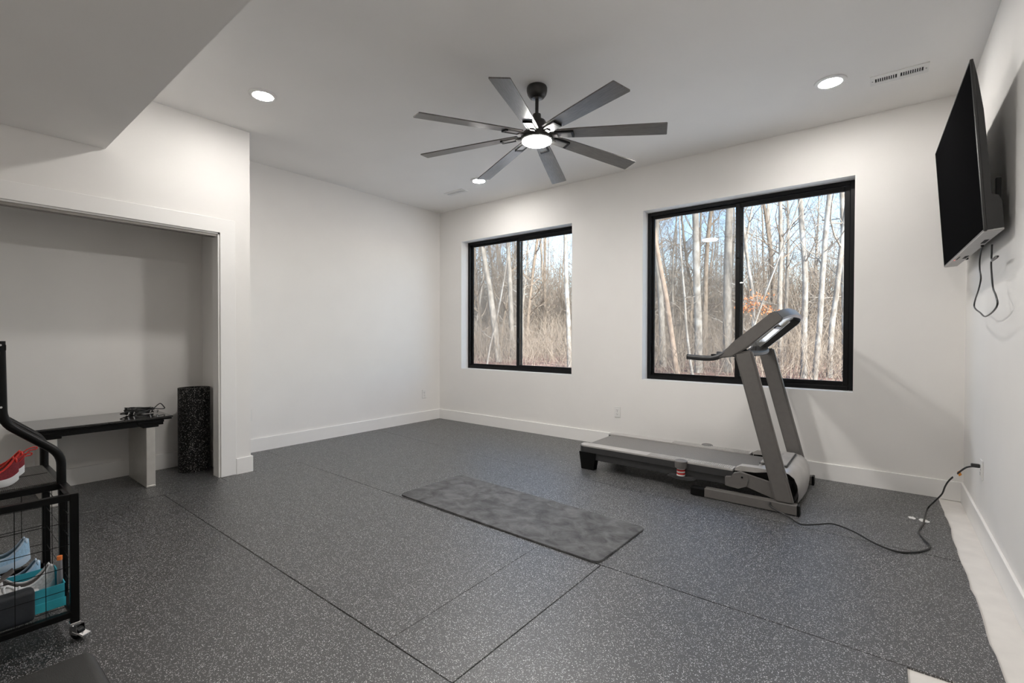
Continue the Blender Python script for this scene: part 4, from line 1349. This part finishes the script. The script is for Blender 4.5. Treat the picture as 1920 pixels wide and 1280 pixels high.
def near_tree(label, pix, Y, w_px, m, seed, top_h=14.0, nb=10, z0=0.25, depth=2, blen=(1.4, 3.4), lean=0.0, group=None, taper=0.55, kids=3):
    """trunk through pixel points at distance Y from the house; stands on the ground"""
    rng = random.Random(seed)
    P = [at(px, py, 1, Y + 0.15 * rng.uniform(-1, 1)) for px, py in pix]
    P.sort(key=lambda v: v.z)
    bx_, by_ = P[0].x + (P[0].x - P[1].x) / max(0.1, P[1].z - P[0].z) * (P[0].z - ground_z(P[0].x, Y)) * 0.6, P[0].y
    base = Vector((bx_, by_, ground_z(bx_, by_) - 0.08))
    dirn = (P[-1] - P[-2]).normalized()
    ext = []
    q = P[-1]
    while q.z < top_h:
        dirn = (dirn + Vector((rng.gauss(0, 0.05), rng.gauss(0, 0.05), 0.06))).normalized()
        q = q + dirn * 1.6
        ext.append(q.copy())
    path = smooth_path([base] + ([] if P[0].z < base.z + 0.3 else [P[0]]) + P[1:] + ext, 3)
    dist = (at(pix[0][0], pix[0][1], 1, Y) - Vector((0, 0, CAM_H))).dot(_fw)
    r = w_px / 2 / F_PX * dist
    zt = max(top_h, path[-1].z)
    rad = [max(0.02, r * (1.12 if i == 0 else 1) * (1 - taper * max(0, p.z) / zt)) for i, p in enumerate(path)]
    t = thing('bare_tree', label, 'tree', base, 0, group)
    tr = MB().tube(path, rad, 10)
    tr.v = [(x - base.x, y - base.y, z - base.z) for x, y, z in tr.v]
    tr.build('trunk', m, t, smooth=60)
    if nb:
        mb = MB()
        crown(mb, path, rad, rng, nb, z0, 0.98, blen[0], blen[1], depth, kids)
        mb.v = [(x - base.x, y - base.y, z - base.z) for x, y, z in mb.v]
        mb.build('branches', BARK_BROWN if m is not BARK_PALE else BARK_GREY, t, smooth=60, )
    return t

GT = 'trees at the edge of the woods'
# large window, left pane
near_tree('stout grey trunk with pale lower bark left of centre in the large window', [(1310, 700), (1309, 600), (1306, 520), (1304, 400)], 19, 15, BARK_PALE, 1, group=GT)
near_tree('leaning stripped tan trunk at the lower left of the large window', [(1270, 702), (1258, 620), (1247, 545), (1238, 500)], 17.5, 11, BARK_TAN, 2, top_h=4.6, nb=3, z0=0.6, depth=1, blen=(0.8, 1.6), group=GT, taper=0.3)
near_tree('grey trunk against the left edge of the large window', [(1244, 700), (1239, 560), (1231, 460), (1232, 350)], 21, 12, BARK_GREY, 3, group=GT)
near_tree('thick grey-tan trunk just left of the large window centre bar', [(1364, 700), (1364, 560), (1366, 440), (1371, 350)], 20, 17, BARK_GREY, 4, group=GT)
near_tree('slim pale sapling between the leaning trunk and the stout trunk', [(1299, 702), (1291, 650), (1286, 600), (1284, 560)], 16.5, 5, BARK_PALE, 5, top_h=6, nb=6, blen=(0.5, 1.2), group=GT)
near_tree('dark slanting trunk behind the stout trunk in the large window', [(1322, 690), (1323, 520), (1329, 430), (1338, 370)], 27, 10, BARK_BROWN, 6, group=GT)
# large window, right pane
near_tree('straight grey trunk rising left of centre in the right pane of the large window', [(1464, 690), (1462, 560), (1464, 470), (1462, 340)], 24, 9, BARK_GREY, 7, nb=14, group=GT, z0=0.2)
near_tree('pale forked trunk in the middle of the right pane of the large window', [(1507, 700), (1508, 610), (1510, 520), (1503, 420), (1499, 340)], 19, 11, BARK_PALE, 8, nb=12, group=GT)
near_tree('pale trunk leaning right near the right side of the large window', [(1527, 702), (1536, 620), (1541, 540), (1548, 440), (1556, 340)], 18, 10, BARK_PALE, 9, nb=12, group=GT)
near_tree('twisted pale trunk at the lower right of the large window', [(1555, 700), (1559, 620), (1567, 560), (1574, 500), (1582, 430)], 20, 10, BARK_PALE, 10, nb=8, group=GT)
near_tree('light straight trunk against the right edge of the large window', [(1584, 700), (1583, 560), (1581, 440), (1577, 330)], 21, 10, BARK_PALE, 11, group=GT)
near_tree('slender white sapling leaning right above the treadmill console', [(1399, 690), (1412, 620), (1425, 580), (1436, 548)], 17, 4, BARK_PALE, 12, top_h=5, nb=8, blen=(0.5, 1.2), depth=2, group=GT)
near_tree('pale crooked trunk beside the large window centre bar', [(1411, 690), (1413, 600), (1410, 540), (1403, 500), (1396, 440)], 22, 7, BARK_PALE, 13, nb=10, group=GT)
near_tree('thin brown trunk leaning left high in the right pane of the large window', [(1447, 690), (1449, 560), (1444, 470), (1432, 380), (1424, 340)], 30, 8, BARK_BROWN, 14, nb=14, group=GT)
# small window
near_tree('grey trunk bending left in the left pane of the small window', [(936, 695), (926, 600), (918, 540), (906, 470), (902, 430)], 19, 12, BARK_GREY, 15, group=GT)
near_tree('straight grey trunk beside the small window centre bar', [(963, 695), (959, 600), (956, 520), (951, 430)], 22, 10, BARK_GREY, 16, group=GT)
near_tree('pale trunk against the right edge of the small window', [(1068, 695), (1066, 600), (1062, 530), (1060, 430)], 18, 9, BARK_PALE, 17, group=GT)
near_tree('slender pale sapling forking at the lower left of the small window', [(912, 695), (919, 650), (928, 610), (935, 580)], 16, 3.5, BARK_PALE, 18, top_h=5, nb=7, blen=(0.5, 1.2), group=GT)
near_tree('brown many-branched tree in the right pane of the small window', [(985, 690), (990, 600), (998, 520), (1010, 430)], 26, 7, BARK_BROWN, 19, nb=18, z0=0.12, group=GT)
near_tree('slim brown tree in the middle of the small window right pane', [(1025, 690), (1022, 600), (1021, 520), (1023, 430)], 31, 6, BARK_BROWN, 20, nb=18, z0=0.12, group=GT)

# a small branch that still carries orange leaves
oak = thing('leafy_sapling', 'small sapling still holding orange leaves behind the treadmill console', 'tree', at(1416, 690, 1, 18.2))
oak.location.z = ground_z(oak.location.x, oak.location.y) - 0.05
rng = random.Random(77)
o0 = oak.location.copy()
pth = [Vector((0, 0, 0)), Vector((0.02, 0, 0.9)), Vector((-0.05, 0, 1.7)), Vector((0.05, 0, 2.6)), Vector((0.1, 0, 3.3))]
mb = MB().tube(pth, [0.03, 0.026, 0.022, 0.016, 0.008], 6)
tips = []
for (px, py) in ((1400, 562), (1408, 574), (1422, 568), (1438, 576), (1430, 560), (1412, 556), (1444, 584), (1398, 580)):
    tip = at(px, py, 1, 18.2 + rng.uniform(-0.4, 0.4)) - o0
    st = pth[2].lerp(pth[3], rng.random())
    mb.tube([st, (st + tip) / 2 + Vector((0, 0, 0.08)), tip], [0.012, 0.008, 0.004], 4)
    tips.append(tip)
mb.build('stem', BARK_BROWN, oak, smooth=60)
lf = MB()
for tip in tips:
    for k in range(26):
        c = tip + Vector((rng.gauss(0, 0.13), rng.gauss(0, 0.13), rng.gauss(0, 0.09)))
        a = Vector((rng.gauss(0, 1), rng.gauss(0, 1), rng.gauss(0, 1))).normalized()
        b2 = a.orthogonal().normalized()
        s = rng.uniform(0.035, 0.06)
        n2 = a.cross(b2) * 0.008
        lf.add([c - a * s, c + b2 * s * 0.5 + n2, c + a * s, c - b2 * s * 0.5 + n2], [(0, 1, 2, 3)])
lo_ = lf.build('leaves', LEAF_OR, oak, fix=False)
lo_['kind'] = 'stuff'

# trees farther in: a few kinds, copied
protos = []
for s in range(9):
    rng = random.Random(300 + s)
    h = rng.uniform(13, 19)
    r = rng.uniform(0.07, 0.17)
    path = [Vector((0, 0, -0.2))]
    d = Vector((rng.gauss(0, 0.05), rng.gauss(0, 0.05), 1))
    for i in range(9):
        d = (d + Vector((rng.gauss(0, 0.05), rng.gauss(0, 0.05), 0.1))).normalized()
        path.append(path[-1] + d * (h / 9))
    rad = [r * (1 - 0.85 * i / 9) for i in range(10)]
    mb = MB().tube(path, rad, 7)
    crown(mb, path, rad, rng, 30, 0.10, 0.97, 1.2, 4.2, 2, 5)
    o = mb.build('woodland_tree', (BARK_GREY, BARK_BROWN, TWIG, BARK_GREY, BARK_BROWN, BARK_PALE)[s % 6], None, smooth=60, fix=False)
    protos.append(o)
rng = random.Random(12)
FAR = 'thin bare tree standing deep in the woods behind the nearer trunks'
placed = 0
used = set()
spots = []
while placed < 230:
    y = 25 + 62 * rng.random() ** 1.15
    k = rng.uniform(-1.25, 0.24)      # x / y slope of the sight line
    x = k * y + rng.uniform(-1, 1)
    if any((x - a) ** 2 + (y - b) ** 2 < 0.8 for a, b in spots):
        continue
    spots.append((x, y))
    i = placed % len(protos)
    o = protos[i] if i not in used else protos[i].copy()
    if i in used:
        COL.objects.link(o)
    used.add(i)
    o.location = (x, y, ground_z(x, y) - 0.05)
    o.rotation_euler = (rng.gauss(0, 0.03), rng.gauss(0, 0.03), rng.uniform(0, 6.28))
    sc = rng.uniform(0.75, 1.15)
    o.scale = (sc, sc, sc)
    tag(o, FAR, 'tree', 'thin trees deep in the woods')
    placed += 1

# tangled undergrowth, too fine to count
def brush(name, label, n, y0, y1, h0, h1, m, seed, r0, kids=(1, 3), klen=(0.25, 0.5), spread=0.38):
    rng = random.Random(seed)
    mb = MB()
    G_ = rng.gauss
    for k in range(n):
        y = y0 + (y1 - y0) * rng.random()
        x = rng.uniform(-1.25, 0.22) * y + rng.uniform(-1.5, 1.5)
        p = Vector((x, y, ground_z(x, y) - 0.02))
        d = Vector((G_(0, spread), G_(0, spread), 1)).normalized()
        h = rng.uniform(h0, h1)
        pts = [p]
        for i in range(3):
            d = (d + Vector((G_(0, 0.22), G_(0, 0.22), G_(0, 0.12)))).normalized()
            pts.append(pts[-1] + d * h / 3)
        r = r0 * rng.uniform(0.6, 1.5)
        mb.tube(pts, [r, r * 0.8, r * 0.55, r * 0.25], 3, cap=False)
        for j in range(rng.randint(*kids)):
            o = pts[1].lerp(pts[3], rng.random()) if j % 2 else pts[0].lerp(pts[2], rng.uniform(0.4, 1))
            dd = (d + Vector((G_(0, 0.7), G_(0, 0.7), G_(0.1, 0.4)))).normalized()
            l = h * rng.uniform(*klen)
            mb.tube([o, o + dd * l * 0.5 + Vector((0, 0, G_(0, 0.05))), o + dd * l], [r * 0.6, r * 0.45, r * 0.2], 3, cap=False)
    o = mb.build(name, m, None, smooth=180, fix=False)
    tag(o, label, 'brush', None, 'stuff')
brush('undergrowth', 'tangle of thin tan brush filling the woods between the trunks', 10000, 17, 44, 0.8, 3.4, TWIG, 51, 0.008)
brush('far_brush', 'taller brown brush thickening deep in the woods', 8200, 30, 85, 4.0, 10.5, TWIG, 52, 0.017, kids=(5, 9), klen=(0.14, 0.34), spread=0.16)
